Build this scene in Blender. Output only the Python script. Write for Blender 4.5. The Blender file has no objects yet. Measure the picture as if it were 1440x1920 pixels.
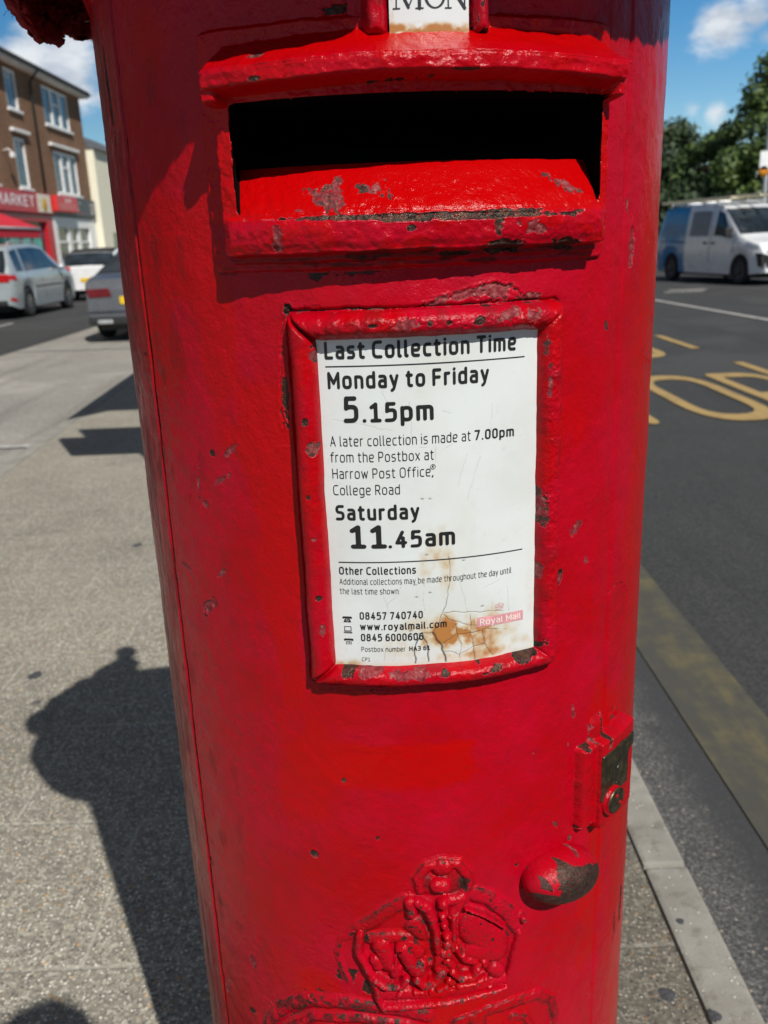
import bpy, bmesh, math, random
import numpy as np
from mathutils import Vector, Matrix

SC = bpy.context.scene
COL = SC.collection
rad = math.radians
random.seed(7)

# ---------------------------------------------------------------- camera, sky, sun, exposure
CAM_H = 1.28
ROLL, PITCH, FPX = rad(2.2643), rad(17.2244), 1640.0
cd = bpy.data.cameras.new('camera')
cam = bpy.data.objects.new('camera', cd)
COL.objects.link(cam)
SC.camera = cam
cd.sensor_fit = 'VERTICAL'
cd.sensor_height = 36.0
cd.sensor_width = 27.0
cd.lens = FPX / 1920 * 36.0
cd.clip_start = 0.02
cd.clip_end = 6000
_right = Vector((0.99921927, -0.01169852, -0.03773579))     # image x axis in the world
_down = Vector((-0.03950753, -0.29587742, -0.95440856))     # image y axis in the world
_fwd = Vector((0.0, 0.95515428, -0.2961086))
cam.matrix_world = Matrix((
    (_right.x, -_down.x, -_fwd.x, 0.0),
    (_right.y, -_down.y, -_fwd.y, 0.0),
    (_right.z, -_down.z, -_fwd.z, CAM_H),
    (0, 0, 0, 1)))
cd.dof.use_dof = True
cd.dof.focus_distance = 0.63
cd.dof.aperture_fstop = 10.5

SUN_EL = rad(46.0)
SUN_H = Vector((0.447, -0.894, 0)).normalized()
sun_vec = Vector((SUN_H.x * math.cos(SUN_EL), SUN_H.y * math.cos(SUN_EL), math.sin(SUN_EL)))
sd = bpy.data.lights.new('sun', 'SUN')
sd.energy = 5.0
sd.angle = rad(0.53)
sd.color = (1.0, 0.965, 0.91)
so = bpy.data.objects.new('sun', sd)
COL.objects.link(so)
so.rotation_euler = sun_vec.to_track_quat('Z', 'Y').to_euler()
so.location = (4, -8, 9)

world = bpy.data.worlds.new('World')
SC.world = world
world.use_nodes = True
SC.view_settings.view_transform = 'Standard'
SC.view_settings.look = 'None'
SC.view_settings.gamma = 1.0
SC.view_settings.exposure = 0.0
SC.cycles.use_denoising = True
SC.cycles.sample_clamp_direct = 12.0

# ---------------------------------------------------------------- pixel <-> place helpers (photo is 1440 x 1920)
M3 = np.array([[_right.x, _down.x, _fwd.x], [_right.y, _down.y, _fwd.y], [_right.z, _down.z, _fwd.z]])
RB = 0.24                                                    # radius of the pillar
AX = np.array([0.85 * math.sin(rad(0.856)), 0.85 * math.cos(rad(0.856))])

def ray(px, py):
    v = M3 @ np.array([px - 720.0, py - 960.0, FPX])
    return v / np.linalg.norm(v)

def ground(px, py, z=0.0):
    v = ray(px, py)
    t = (z - CAM_H) / v[2]
    return Vector((v[0] * t, v[1] * t, z))

def at_dist(px, py, d):
    v = ray(px, py)
    k = d / math.hypot(v[0], v[1])
    return Vector((v[0] * k, v[1] * k, CAM_H + v[2] * k))

def uv(px, py, dr=0.0):
    """photo point on the pillar -> (arc mm at radius RB, height mm)"""
    v = ray(px, py)
    r = RB + dr
    a = v[0]**2 + v[1]**2
    b = -2 * (v[0] * AX[0] + v[1] * AX[1])
    c = AX @ AX - r * r
    dis = max(b * b - 4 * a * c, 0.0)
    t = (-b - math.sqrt(dis)) / (2 * a)
    p = (v[0] * t, v[1] * t, CAM_H + v[2] * t)
    th = math.atan2(p[0] - AX[0], -(p[1] - AX[1]))
    return th * RB * 1000, p[2] * 1000

DEG = RB * 1000 * math.pi / 180                              # mm of arc per degree

# ---------------------------------------------------------------- numpy noise
_rng = np.random.RandomState(3)
_tab = _rng.rand(256, 256)
def vnoise(x, y, seed=0):
    x = np.asarray(x, float) + seed * 17.31
    y = np.asarray(y, float) + seed * 9.77
    xi = np.floor(x).astype(int); yi = np.floor(y).astype(int)
    fx = x - xi; fy = y - yi
    fx = fx * fx * fx * (fx * (fx * 6 - 15) + 10); fy = fy * fy * fy * (fy * (fy * 6 - 15) + 10)
    a = _tab[xi & 255, yi & 255]; b = _tab[(xi + 1) & 255, yi & 255]
    c = _tab[xi & 255, (yi + 1) & 255]; d = _tab[(xi + 1) & 255, (yi + 1) & 255]
    return (a * (1 - fx) + b * fx) * (1 - fy) + (c * (1 - fx) + d * fx) * fy - 0.5

def fbm(x, y, seed=0, octv=4):
    s = 0; amp = 1.0
    for k in range(octv):
        s = s + amp * vnoise(x * 2**k, y * 2**k, seed + k * 5)
        amp *= 0.5
    return s

def sstep(a, b, x):
    t = np.clip((x - a) / (b - a), 0, 1)
    return t * t * (3 - 2 * t)

def smax(a, b, k):
    h = np.clip(0.5 + 0.5 * (a - b) / k, 0, 1)
    return b + (a - b) * h + k * h * (1 - h)

def rrect(u, v, u0, u1, v0, v1, r):
    """signed distance to a rounded rectangle (negative inside)"""
    cu, cv = (u0 + u1) / 2, (v0 + v1) / 2
    qx = np.abs(u - cu) - (u1 - u0) / 2 + r
    qy = np.abs(v - cv) - (v1 - v0) / 2 + r
    return np.hypot(np.maximum(qx, 0), np.maximum(qy, 0)) + np.minimum(np.maximum(qx, qy), 0) - r

def seg_d(u, v, a, b):
    ax, ay = a; bx, by = b
    dx, dy = bx - ax, by - ay
    L = dx * dx + dy * dy + 1e-12
    t = np.clip(((u - ax) * dx + (v - ay) * dy) / L, 0, 1)
    return np.hypot(u - ax - t * dx, v - ay - t * dy), t

def poly_d(u, v, pts):
    d = None
    for a, b in zip(pts[:-1], pts[1:]):
        e, _ = seg_d(u, v, a, b)
        d = e if d is None else np.minimum(d, e)
    return d

# ---------------------------------------------------------------- object helpers
def tag(o, label=None, cat=None, group=None, kind=None):
    if label: o['label'] = label
    if cat: o['category'] = cat
    if group: o['group'] = group
    if kind: o['kind'] = kind
    return o

def empty(name, loc=(0, 0, 0), rz=0.0):
    o = bpy.data.objects.new(name, None)
    o.empty_display_size = 0.1
    o.location = loc
    o.rotation_euler = (0, 0, rz)
    COL.objects.link(o)
    return o

def link(name, me, mats, parent=None):
    o = bpy.data.objects.new(name, me)
    for m in (mats if isinstance(mats, (list, tuple)) else [mats]):
        me.materials.append(m)
    COL.objects.link(o)
    if parent: o.parent = parent
    return o

def mesh_np(name, verts, quads, smooth=True, attrs=None, tris=None, midx=None):
    verts = np.asarray(verts, np.float32).reshape(-1, 3)
    quads = np.asarray(quads, np.int32).reshape(-1, 4)
    nt = 0 if tris is None else len(tris)
    me = bpy.data.meshes.new(name)
    me.vertices.add(len(verts))
    me.vertices.foreach_set('co', verts.ravel())
    loops = quads.ravel()
    starts = np.arange(len(quads)) * 4
    if nt:
        tris = np.asarray(tris, np.int32).reshape(-1, 3)
        starts = np.concatenate([starts, len(loops) + np.arange(nt) * 3])
        loops = np.concatenate([loops, tris.ravel()])
    me.loops.add(len(loops))
    me.loops.foreach_set('vertex_index', loops.astype(np.int32))
    me.polygons.add(len(starts))
    me.polygons.foreach_set('loop_start', starts.astype(np.int32))
    me.update(calc_edges=True)
    me.polygons.foreach_set('use_smooth', np.full(len(starts), smooth, bool))
    if midx is not None:
        me.polygons.foreach_set('material_index', np.asarray(midx, np.int32))
    for k, a in (attrs or {}).items():
        at = me.attributes.new(k, 'FLOAT', 'POINT')
        at.data.foreach_set('value', np.asarray(a, np.float32).ravel())
    me.validate()
    return me

def grid_quads(nu, nv, wrap=False):
    i = np.arange(nu if wrap else nu - 1)
    j = np.arange(nv - 1)
    I, J = np.meshgrid(i, j, indexing='ij')
    I2 = (I + 1) % nu
    return np.stack([I * nv + J, I2 * nv + J, I2 * nv + J + 1, I * nv + J + 1], -1).reshape(-1, 4)

def cyl_pts(U, V, h):
    """arc mm, height mm, offset mm -> metres about the pillar axis"""
    th = U / (RB * 1000)
    r = RB + h / 1000
    return np.stack([r * np.sin(th), -r * np.cos(th), V / 1000 + 0 * th], -1)

def cyl_patch(name, u0, u1, v0, v1, step, fn, mats, parent, midfn=None, ptsfn=None):
    nu = int((u1 - u0) / step) + 2; nv = int((v1 - v0) / step) + 2
    U, V = np.meshgrid(np.linspace(u0, u1, nu), np.linspace(v0, v1, nv), indexing='ij')
    h, attrs, keep = fn(U, V)
    q = grid_quads(nu, nv)
    mi = None
    if keep is not None:
        k = keep.ravel()
        q = q[k[q].any(1)]
    if midfn is not None:
        mi = midfn(U, V, h).ravel()[q].max(1)
    P = (ptsfn or cyl_pts)(U, V, h).reshape(-1, 3)
    used = np.unique(q)
    remap = np.zeros(len(P), int); remap[used] = np.arange(len(used))
    attrs = {kk: a.ravel()[used] for kk, a in attrs.items()}
    me = mesh_np(name, P[used], remap[q], True, attrs, midx=mi)
    return link(name, me, mats, parent)

class MB:
    """collects boxes, prisms, tubes, lathes into one mesh"""
    def __init__(s): s.bm = bmesh.new()
    def box(s, lo, hi, bev=0.0, mat=0, rot=None):
        lo, hi = Vector(lo), Vector(hi)
        r = bmesh.ops.create_cube(s.bm, size=1.0)
        vs = r['verts']; c = (lo + hi) / 2; d = hi - lo
        for v in vs:
            v.co = Vector((v.co.x * d.x, v.co.y * d.y, v.co.z * d.z))
            if rot is not None: v.co = rot @ v.co
            v.co += c
        fs = set(f for v in vs for f in v.link_faces)
        for f in fs: f.material_index = mat
        if bev:
            es = list(set(e for v in vs for e in v.link_edges))
            rr = bmesh.ops.bevel(s.bm, geom=es, offset=bev, segments=2, affect='EDGES', profile=0.6)
            for f in rr['faces']: f.material_index = mat
        return s
    def prism(s, pts, a, b, mat=0, axis='z', bev=0.0):
        def P(p, w):
            return {'z': (p[0], p[1], w), 'y': (p[0], w, p[1]), 'x': (w, p[0], p[1])}[axis]
        va = [s.bm.verts.new(P(p, a)) for p in pts]
        vb = [s.bm.verts.new(P(p, b)) for p in pts]
        n = len(pts); fs = [s.bm.faces.new(va[::-1]), s.bm.faces.new(vb)]
        for i in range(n):
            fs.append(s.bm.faces.new((va[i], va[(i + 1) % n], vb[(i + 1) % n], vb[i])))
        for f in fs: f.material_index = mat
        bmesh.ops.recalc_face_normals(s.bm, faces=fs)
        if bev:
            es = list(set(e for f in fs for e in f.edges))
            bmesh.ops.bevel(s.bm, geom=es, offset=bev, segments=2, affect='EDGES', profile=0.6)
        return s
    def tube(s, pts, r, n=10, mat=0, cap=True):
        pts = [Vector(p) for p in pts]
        rs = r if isinstance(r, (list, tuple)) else [r] * len(pts)
        rings = []
        for i, p in enumerate(pts):
            d = (pts[min(i + 1, len(pts) - 1)] - pts[max(i - 1, 0)]).normalized()
            a = d.orthogonal().normalized() if i == 0 else (rings[-1][1] - d * rings[-1][1].dot(d)).normalized()
            b = d.cross(a)
            rings.append(([s.bm.verts.new(p + (a * math.cos(t) + b * math.sin(t)) * rs[i])
                           for t in [2 * math.pi * k / n for k in range(n)]], a))
        for (A, _), (B, _) in zip(rings[:-1], rings[1:]):
            for k in range(n):
                f = s.bm.faces.new((A[k], A[(k + 1) % n], B[(k + 1) % n], B[k])); f.material_index = mat; f.smooth = True
        if cap:
            s.bm.faces.new(rings[0][0][::-1]).material_index = mat
            s.bm.faces.new(rings[-1][0]).material_index = mat
        return s
    def lathe(s, prof, n=48, mat=0, M=None, smooth=True):
        rings = []
        for r, z in prof:
            if r < 1e-6:
                rings.append([s.bm.verts.new((0, 0, z))])
            else:
                rings.append([s.bm.verts.new((r * math.cos(2 * math.pi * k / n), r * math.sin(2 * math.pi * k / n), z)) for k in range(n)])
        for A, B in zip(rings[:-1], rings[1:]):
            for k in range(n):
                a0, a1 = A[k % len(A)], A[(k + 1) % len(A)]
                b0, b1 = B[k % len(B)], B[(k + 1) % len(B)]
                vs = []
                for v in (a0, a1, b1, b0):
                    if v not in vs: vs.append(v)
                if len(vs) > 2:
                    f = s.bm.faces.new(vs); f.material_index = mat; f.smooth = smooth
        if M is not None:
            for R_ in rings:
                for v in R_: v.co = M @ v.co
        return s
    def blob(s, c, rx, ry, rz, sub=2, mat=0, jit=0.0):
        r = bmesh.ops.create_icosphere(s.bm, subdivisions=sub, radius=1.0)
        for v in r['verts']:
            k = 1 + random.uniform(-jit, jit)
            v.co = Vector((c[0] + v.co.x * rx * k, c[1] + v.co.y * ry * k, c[2] + v.co.z * rz * k))
            for f in v.link_faces: f.material_index = mat; f.smooth = True
        return s
    def quad(s, a, b, c, d, mat=0):
        f = s.bm.faces.new([s.bm.verts.new(p) for p in (a, b, c, d)]); f.material_index = mat
        return s
    def build(s, name, mats, parent=None, recalc=True):
        if recalc: bmesh.ops.recalc_face_normals(s.bm, faces=s.bm.faces)
        me = bpy.data.meshes.new(name)
        s.bm.to_mesh(me); s.bm.free()
        return link(name, me, mats, parent)

def copy_tree(o, parent=None):
    c = o.copy(); COL.objects.link(c)
    c.parent = parent
    for ch in [x for x in SC.objects if x.parent == o]:
        copy_tree(ch, c)
    return c

# ---------------------------------------------------------------- node helpers and materials
class NT:
    def __init__(s, name):
        s.m = bpy.data.materials.new(name); s.m.use_nodes = True
        s.t = s.m.node_tree; s.n = s.t.nodes
        s.b = s.n['Principled BSDF']
    def new(s, typ, **kw):
        nd = s.n.new(typ)
        for k, v in kw.items():
            if k.startswith('i_'):
                key = k[2:]
                key = int(key) if key.isdigit() else key.replace('_', ' ')
                s.put(nd.inputs[key], v)
            else: setattr(nd, k, v)
        return nd
    def put(s, sock, v):
        if isinstance(v, bpy.types.NodeSocket): s.t.links.new(v, sock)
        else:
            if isinstance(v, tuple) and len(v) == 3 and sock.type == 'RGBA': v = v + (1.0,)
            sock.default_value = v
    def coord(s, kind='Object', scale=None):
        o = s.new('ShaderNodeTexCoord').outputs[kind]
        if scale is not None:
            mp = s.new('ShaderNodeMapping'); s.put(mp.inputs['Vector'], o); mp.inputs['Scale'].default_value = scale
            o = mp.outputs[0]
        return o
    def noise(s, vec, scale, detail=4, rough=0.55, dist=0.0):
        nd = s.new('ShaderNodeTexNoise', i_Vector=vec, i_Scale=scale, i_Detail=detail, i_Roughness=rough, i_Distortion=dist)
        return nd.outputs['Fac']
    def voro(s, vec, scale, feature='F1', out='Distance', rnd=1.0):
        nd = s.new('ShaderNodeTexVoronoi', feature=feature, i_Vector=vec, i_Scale=scale, i_Randomness=rnd)
        return nd.outputs[out]
    def ramp(s, fac, stops):
        nd = s.new('ShaderNodeValToRGB', i_Fac=fac)
        el = nd.color_ramp.elements
        while len(el) < len(stops): el.new(0.5)
        for e, (p, c) in zip(el, stops):
            e.position = p; e.color = tuple(c) + (1.0,) if isinstance(c, tuple) else (c, c, c, 1)
        return nd.outputs['Color']
    def rng(s, v, a, b, c=0.0, d=1.0, smooth=True):
        nd = s.new('ShaderNodeMapRange', i_0=v)
        nd.interpolation_type = 'SMOOTHSTEP' if smooth else 'LINEAR'
        nd.inputs['From Min'].default_value = a; nd.inputs['From Max'].default_value = b
        nd.inputs['To Min'].default_value = c; nd.inputs['To Max'].default_value = d
        return nd.outputs[0]
    def mix(s, fac, a, b, mode='MIX'):
        nd = s.new('ShaderNodeMix', data_type='RGBA', blend_type=mode)
        s.put(nd.inputs[0], fac); s.put(nd.inputs[6], a); s.put(nd.inputs[7], b)
        return nd.outputs[2]
    def math(s, op, a, b=0.0, c=None):
        nd = s.new('ShaderNodeMath', operation=op)
        s.put(nd.inputs[0], a); s.put(nd.inputs[1], b)
        if c is not None: s.put(nd.inputs[2], c)
        return nd.outputs[0]
    def attr(s, name):
        return s.new('ShaderNodeAttribute', attribute_name=name).outputs['Fac']
    def bump(s, h, dist=0.001, strength=1.0, prev=None):
        nd = s.new('ShaderNodeBump', i_Height=h, i_Distance=dist, i_Strength=strength)
        if prev is not None: s.put(nd.inputs['Normal'], prev)
        return nd.outputs[0]
    def out(s, **kw):
        for k, v in kw.items():
            s.put(s.b.inputs[k.replace('_', ' ')], v)
        return s.m

def plain(name, col, rough=0.5, metal=0.0, var=0.12, scale=6.0, spec=0.5, coat=0.0, bump=0.0):
    t = NT(name)
    o = t.coord()
    n = t.noise(o, scale, 5, 0.6)
    a = tuple(min(1, c * (1 + var)) for c in col); b = tuple(c * (1 - var) for c in col)
    c = t.mix(t.rng(n, 0.3, 0.7), b, a)
    kw = dict(Base_Color=c, Roughness=t.rng(n, 0.25, 0.75, rough * 0.88, min(1, rough * 1.12)), Metallic=metal)
    if bump: kw['Normal'] = t.bump(t.noise(o, scale * 12, 4), bump)
    t.b.inputs['Specular IOR Level'].default_value = spec
    t.b.inputs['Coat Weight'].default_value = coat
    t.b.inputs['Coat Roughness'].default_value = 0.06
    return t.out(**kw)

def paint_mat(name, rough=0.20, iron=None):
    """thick old gloss paint on cast iron; 'chip' is the wear mask (0.5 = broken edge), 'tone' what shows below"""
    t = NT(name)
    o = t.coord()
    chip = t.attr('chip'); tone = t.attr('tone'); fresh = t.attr('fresh'); dirt_shade = t.attr('dirt_shade')
    n1 = t.noise(o, 9, 5, 0.6); n2 = t.noise(o, 45, 5, 0.65); n3 = t.noise(o, 330, 4, 0.6); n4 = t.noise(o, 1100, 2, 0.5)
    red = t.mix(t.rng(n1, 0.35, 0.68), (0.37, 0.0004, 0.0030), (0.42, 0.0008, 0.015))
    red = t.mix(t.rng(n2, 0.42, 0.74, 0, 0.55), red, (0.31, 0.0012, 0.012))
    red = t.mix(fresh, red, (0.42, 0.0006, 0.0012))
    # chalky bloom where old coats have worn through
    bl = t.math('MULTIPLY', t.rng(n1, 0.55, 0.72), t.rng(n3, 0.52, 0.72))
    red = t.mix(t.math('MULTIPLY', bl, 0.14), red, (0.45, 0.04, 0.09))
    spk = t.rng(t.voro(o, 260), 0.0, 0.09, 1, 0)
    spk = t.math('MULTIPLY', spk, t.rng(n2, 0.56, 0.62))
    red = t.mix(t.math('MULTIPLY', spk, 0.4), red, (0.50, 0.16, 0.18))
    red = t.mix(dirt_shade, red, t.mix(t.rng(n3, 0.35, 0.65), (0.030, 0.007, 0.006), (0.13, 0.006, 0.008)))
    e = t.math('ADD', chip, t.math('MULTIPLY', t.math('SUBTRACT', n3, 0.5), 0.34))
    e = t.math('ADD', e, t.math('MULTIPLY', t.math('SUBTRACT', n2, 0.5), 0.20))
    fac = t.rng(e, 0.50, 0.525)
    rim = t.math('MULTIPLY', t.rng(e, 0.455, 0.49), t.rng(e, 0.50, 0.525, 1, 0))
    base = t.ramp(t.noise(o, 150, 5, 0.7), [(0.30, (0.014, 0.011, 0.010)), (0.48, (0.046, 0.037, 0.030)), (0.60, (0.075, 0.036, 0.022)), (0.75, (0.14, 0.12, 0.10))])
    if iron: base = t.mix(t.rng(t.noise(o, 130, 5, .7), .3, .7), iron, tuple(k * 2.2 for k in iron))
    old = t.ramp(t.noise(o, 210, 5, 0.7), [(0.30, (0.08, 0.010, 0.014)), (0.44, (0.21, 0.018, 0.026)), (0.58, (0.27, 0.06, 0.06)), (0.74, (0.36, 0.22, 0.19))])
    under = t.mix(t.rng(t.math('MULTIPLY_ADD', t.math('SUBTRACT', t.noise(o, 480, 4, 0.75), 0.5), 1.3, tone), 0.38, 0.62), base, old)
    under = t.mix(t.rng(t.noise(o, 620, 3, 0.7), 0.56, 0.64, 0, 0.8), under, (0.24, 0.006, 0.012))   # flecks of paint left behind
    col = t.mix(t.math('MULTIPLY', rim, 0.55), red, (0.46, 0.07, 0.09))
    col = t.mix(fac, col, under)
    edge_shade = t.math('MULTIPLY', t.rng(e, 0.495, 0.515), t.rng(e, 0.53, 0.56, 1, 0))
    col = t.mix(t.math('MULTIPLY', edge_shade, t.rng(n2, 0.40, 0.55)), col, (0.012, 0.006, 0.006))  # thin dark line painted at chip edges as the broken paint's shadow
    hgt = t.math('MULTIPLY_ADD', n3, 0.34, t.math('MULTIPLY', n4, 0.13))
    hgt = t.math('MULTIPLY_ADD', n2, 0.75, hgt)
    nb = t.bump(hgt, 0.0017, 0.9)
    rough_under = t.noise(o, 420, 4, 0.7)
    nb = t.bump(t.math('MULTIPLY_ADD', t.math('MULTIPLY', fac, rough_under), 0.8, t.math('MULTIPLY', fac, -1.0)), 0.0011, 1.0, nb)
    r = t.rng(n2, 0.3, 0.7, rough * 0.85, rough * 1.3)
    matt = t.math('MULTIPLY', t.math('SUBTRACT', 1.0, fresh), t.rng(n1, 0.40, 0.66, 0.0, 0.12))   # weathered coats have lost their gloss
    r = t.math('ADD', r, matt)
    r = t.math('MULTIPLY_ADD', bl, 0.15, r)
    r = t.math('MULTIPLY_ADD', dirt_shade, 0.3, r)
    r = t.math('MULTIPLY_ADD', fac, t.rng(tone, .1, .4, .04, .24), r)
    t.b.inputs['Specular IOR Level'].default_value = 0.19
    return t.out(Base_Color=col, Roughness=r, Normal=nb, Metallic=t.math('MULTIPLY', fac, t.rng(tone, 0.2, 0.5, 0.6, 0.0)))

PAINT = paint_mat('red_gloss_paint')

# ================================================================ the pillar box
box = tag(empty('pillar_box', (AX[0], AX[1], 0)), 'red cast iron pillar box with chipped gloss paint and white collection notice', 'postbox')

U_SEAM = -54.0 * DEG
U_EDGE = 46.6 * DEG

# wear: (photo x, photo y, half width mm, half height mm, turn deg, tone: 0 bare iron / 1 pale old paint, ragged, depth mm)
CHIPS = [
    (388, 1140, 7, 6, 30, 1, .8, .6), (402, 1128, 4, 4, 0, 1, .8, .5), (350, 1063, 7, 2.2, -20, 1, .7, .4), (415, 1075, 6, 2, 40, 1, .8, .4),
    (398, 850, 2.4, 2.6, 0, 0, .4, .5), (432, 845, 6, 2, 40, 1, .8, .3), (372, 905, 2.2, 8, -12, 1, .9, .5), (412, 902, 9, 2.2, 30, 1, .9, .35), (385, 945, 3, 2.4, 0, 1, .6, .4),
    (475, 1803, 3.6, 6.5, 12, 0.55, .25, .7), (590, 1602, 3.6, 4, 20, 0.4, .35, 1.0), (707, 1572, 2.4, 2, 0, 0, .4, .6), (645, 1463, 2.2, 2.2, 0, 0.4, .4, .6),
    (1182, 465, 4.6, 14, -4, 0.8, .3, 1.6), (1050, 1080, 2.4, 6, -8, 0.4, .4, .9), (1018, 955, 3.4, 11, 4, 0.6, .45, .9),
    (1125, 1368, 4, 9, 12, 0.5, .6, .8), (1146, 1352, 4, 12, -8, 0.4, .7, .9), (1114, 1408, 6, 5, 25, 0.1, .45, .9), (1075, 1335, 2.5, 7, 15, 0.8, .9, .3), (1065, 1395, 2, 3, 0, 0.8, .8, .3),
    (205, 180, 3, 34, 3, 0.2, .9, .5), (192, 260, 2.5, 22, 3, 0.1, .9, .5), (215, 400, 3, 12, 0, 0.3, 1.0, .3),
    (272, 665, 3, 2.2, 0, 0.4, .5, .7), (255, 600, 2, 4, 0, 1, .8, .3), (245, 510, 2.2, 6, 10, 1, .9, .3), (345, 1255, 1.4, 4, 20, 1, .5, .4), (352, 1320, 1.8, 5, -20, 1, .8, .3),
    (398, 1620, 2.6, 7, 10, 1, .8, .4), (412, 1690, 2.4, 4, 0, 0.6, .6, .4), (428, 1848, 3, 10, -18, 1, .5, .5), (402, 1800, 1.5, 4, 0, 1, .6, .4),
    (640, 30, 15, 6, 8, 0.2, 1.3, 1.0), (580, 68, 8, 3, 5, 0.5, .8, .7), (660, 25, 8, 6, 0, 0.2, .8, .8),
    (475, 1895, 5, 4, 0, 0.2, .6, .4),
    (1162, 1690, 5, 24, 2, 0.05, .8, .4), (1172, 1610, 3.4, 18, 2, 0.05, .9, .4), (1150, 1735, 3, 16, 0, 0.1, .9, .3),
    (1068, 1570, 3, 4, 20, 0.3, .6, .5), (968, 1622, 2, 2, 0, 0.2, .5, .6), (1040, 1545, 2, 4, 30, 0.5, .9, .3),
    (690, 1850, 4, 8, 0, 0.2, .8, .4), (610, 1868, 20, 5, 6, 0.1, .8, .5), (540, 1890, 17, 6, 22, 0.25, .8, .5), (720, 1890, 16, 4, -4, 0.2, .9, .4), (650, 1830, 9, 7, 30, 0.15, .9, .4), (575, 1872, 8, 4, 10, 0.45, .9, .4),
    (930, 545, 12, 4.5, -8, 1, .7, .7), (985, 566, 10, 5, 18, 1, .7, .6), (870, 552, 13, 3, 8, 1, .8, .5), (760, 583, 16, 2.2, 3, 1, .8, .5), (690, 590, 9, 2.0, 0, 1, .8, .4), (820, 565, 10, 3, 12, 0.7, .8, .4),
    (1000, 1412, .8, 1, 0, 1, .2, .1), (536, 740, 2.4, 15, 0, 0.1, .7, .6), (541, 580, 3, 4, 0, 0.1, .5, 1.0), (775, 492, 22, 2.2, 3, 0.2, .9, .5), (690, 505, 14, 2.5, 3, 0.3, .9, .5), (595, 515, 10, 3.2, 0, 0.25, .9, .5),
    (1100, 1050, 2, 4, 30, 1, 1.0, .15), (1080, 990, 6, 4, 30, 1, 1.2, .12), (1230, 640, 2, 5, 0, 1, .8, .2), (1175, 380, 1.6, 6, 0, .6, .6, .4), (1135, 610, 2, 3, 0, .5, .6, .3),
]
# cracks in the paint skin: photo polylines, depth mm
CRACKS = [
    ([(1141, 1112), (1150, 1098), (1163, 1092), (1173, 1106), (1172, 1135), (1165, 1165), (1152, 1188), (1138, 1206)], .8, .55),
    ([(1150, 1045), (1164, 1052), (1160, 1075)], .6, .4), ([(1148, 1078), (1150, 1086)], .7, .5),
    ([(1200, 600), (1212, 578), (1222, 600)], .7, .4), ([(1198, 650), (1205, 672), (1218, 680)], .8, .35),
    ([(541, 578), (566, 590), (596, 612)], .9, 1.2), ([(568, 578), (600, 574), (612, 590)], .6, .6), ([(655, 582), (700, 583), (745, 588), (790, 576), (830, 560), (868, 548), (892, 538), (925, 530), (960, 540), (985, 560), (1012, 582), (1036, 604)], .8, 1.0),
    ([(900, 540), (885, 552), (905, 566), (930, 560), (960, 562)], .6, .8), ([(535, 570), (528, 650), (526, 740), (531, 800)], .8, .9), ([(1040, 600), (1046, 640)], .5, .5),
    ([(535, 575), (560, 560), (600, 566)], .4, .4),
    ([(1130, 1375), (1142, 1335), (1155, 1322)], .7, .6), ([(1118, 1352), (1130, 1375)], .6, .6), ([(1148, 1345), (1165, 1358), (1180, 1362)], .5, .5),
    ([(640, 1805), (625, 1780), (632, 1760), (660, 1745), (690, 1738)], .5, .5), ([(640, 1805), (660, 1835)], .4, .4),
    ([(368, 760), (378, 800), (372, 850), (375, 880)], .4, .3), ([(405, 880), (420, 910), (432, 915)], .4, .35), ([(366, 870), (355, 935)], .4, .35),
    ([(975, 1240), (900, 1265), (850, 1272)], .6, .9), ([(600, 1290), (700, 1292), (780, 1290)], .6, .8),
]
CHIPS_UV = [(uv(c[0], c[1]) + tuple(c[2:])) for c in CHIPS]
CRACKS_UV = [([uv(*p) for p in pts], w, d) for pts, w, d in CRACKS]

def wear(U, V, h, chips=CHIPS_UV, cracks=CRACKS_UV, seed=0):
    """cut chips and cracks into height h; returns h, chip, tone"""
    chip = np.zeros_like(U); tone = np.full_like(U, 0.5)
    u0, u1, v0, v1 = U.min(), U.max(), V.min(), V.max()
    ragn = fbm(U / 7, V / 7, 11, 4); rag2 = fbm(U / 2.2, V / 2.2, 23, 3)
    for (cu, cv, a, b, rot, tn, rg, dep) in chips:
        m = 2.6 * max(a, b)
        if cu + m < u0 or cu - m > u1 or cv + m < v0 or cv - m > v1: continue
        w = np.where((np.abs(U - cu) < m) & (np.abs(V - cv) < m))
        x = U[w] - cu; y = V[w] - cv
        c, s = math.cos(rad(rot)), math.sin(rad(rot))
        d = np.hypot((x * c + y * s) / a, (-x * s + y * c) / b)
        d = d + rg * (1.1 * ragn[w] + 0.7 * rag2[w])
        val = 0.5 + 0.5 * np.clip(1 - d, -1, 1)
        up = val > chip[w]
        tone[w] = np.where(up, tn + 0.5 * ragn[w], tone[w])
        chip[w] = np.maximum(chip[w], val)
        h[w] -= dep * sstep(0.46, 0.56, val) - 0.35 * dep * np.exp(-((val - 0.42) / 0.06)**2)
        h[w] += dep * 0.35 * rag2[w] * sstep(0.5, 0.6, val)
    for pts, wd, dep in cracks:
        pu = [p[0] for p in pts]; pv = [p[1] for p in pts]
        if max(pu) + 6 < u0 or min(pu) - 6 > u1 or max(pv) + 6 < v0 or min(pv) - 6 > v1: continue
        w = np.where((U > min(pu) - 6) & (U < max(pu) + 6) & (V > min(pv) - 6) & (V < max(pv) + 6))
        if not len(w[0]): continue
        d = poly_d(U[w] + 2.2 * ragn[w], V[w] + 2.2 * rag2[w], pts)
        g = np.exp(-(d / wd)**2)
        h[w] -= dep * g
        h[w] += 0.4 * dep * np.exp(-((d - 2 * wd) / (1.3 * wd))**2)
        val = 0.58 * np.exp(-(d / (wd * 1.1))**2)
        tone[w] = np.where(val > chip[w], 0.0, tone[w])
        chip[w] = np.maximum(chip[w], val)
    return h, chip, np.clip(tone, 0, 1)

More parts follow.
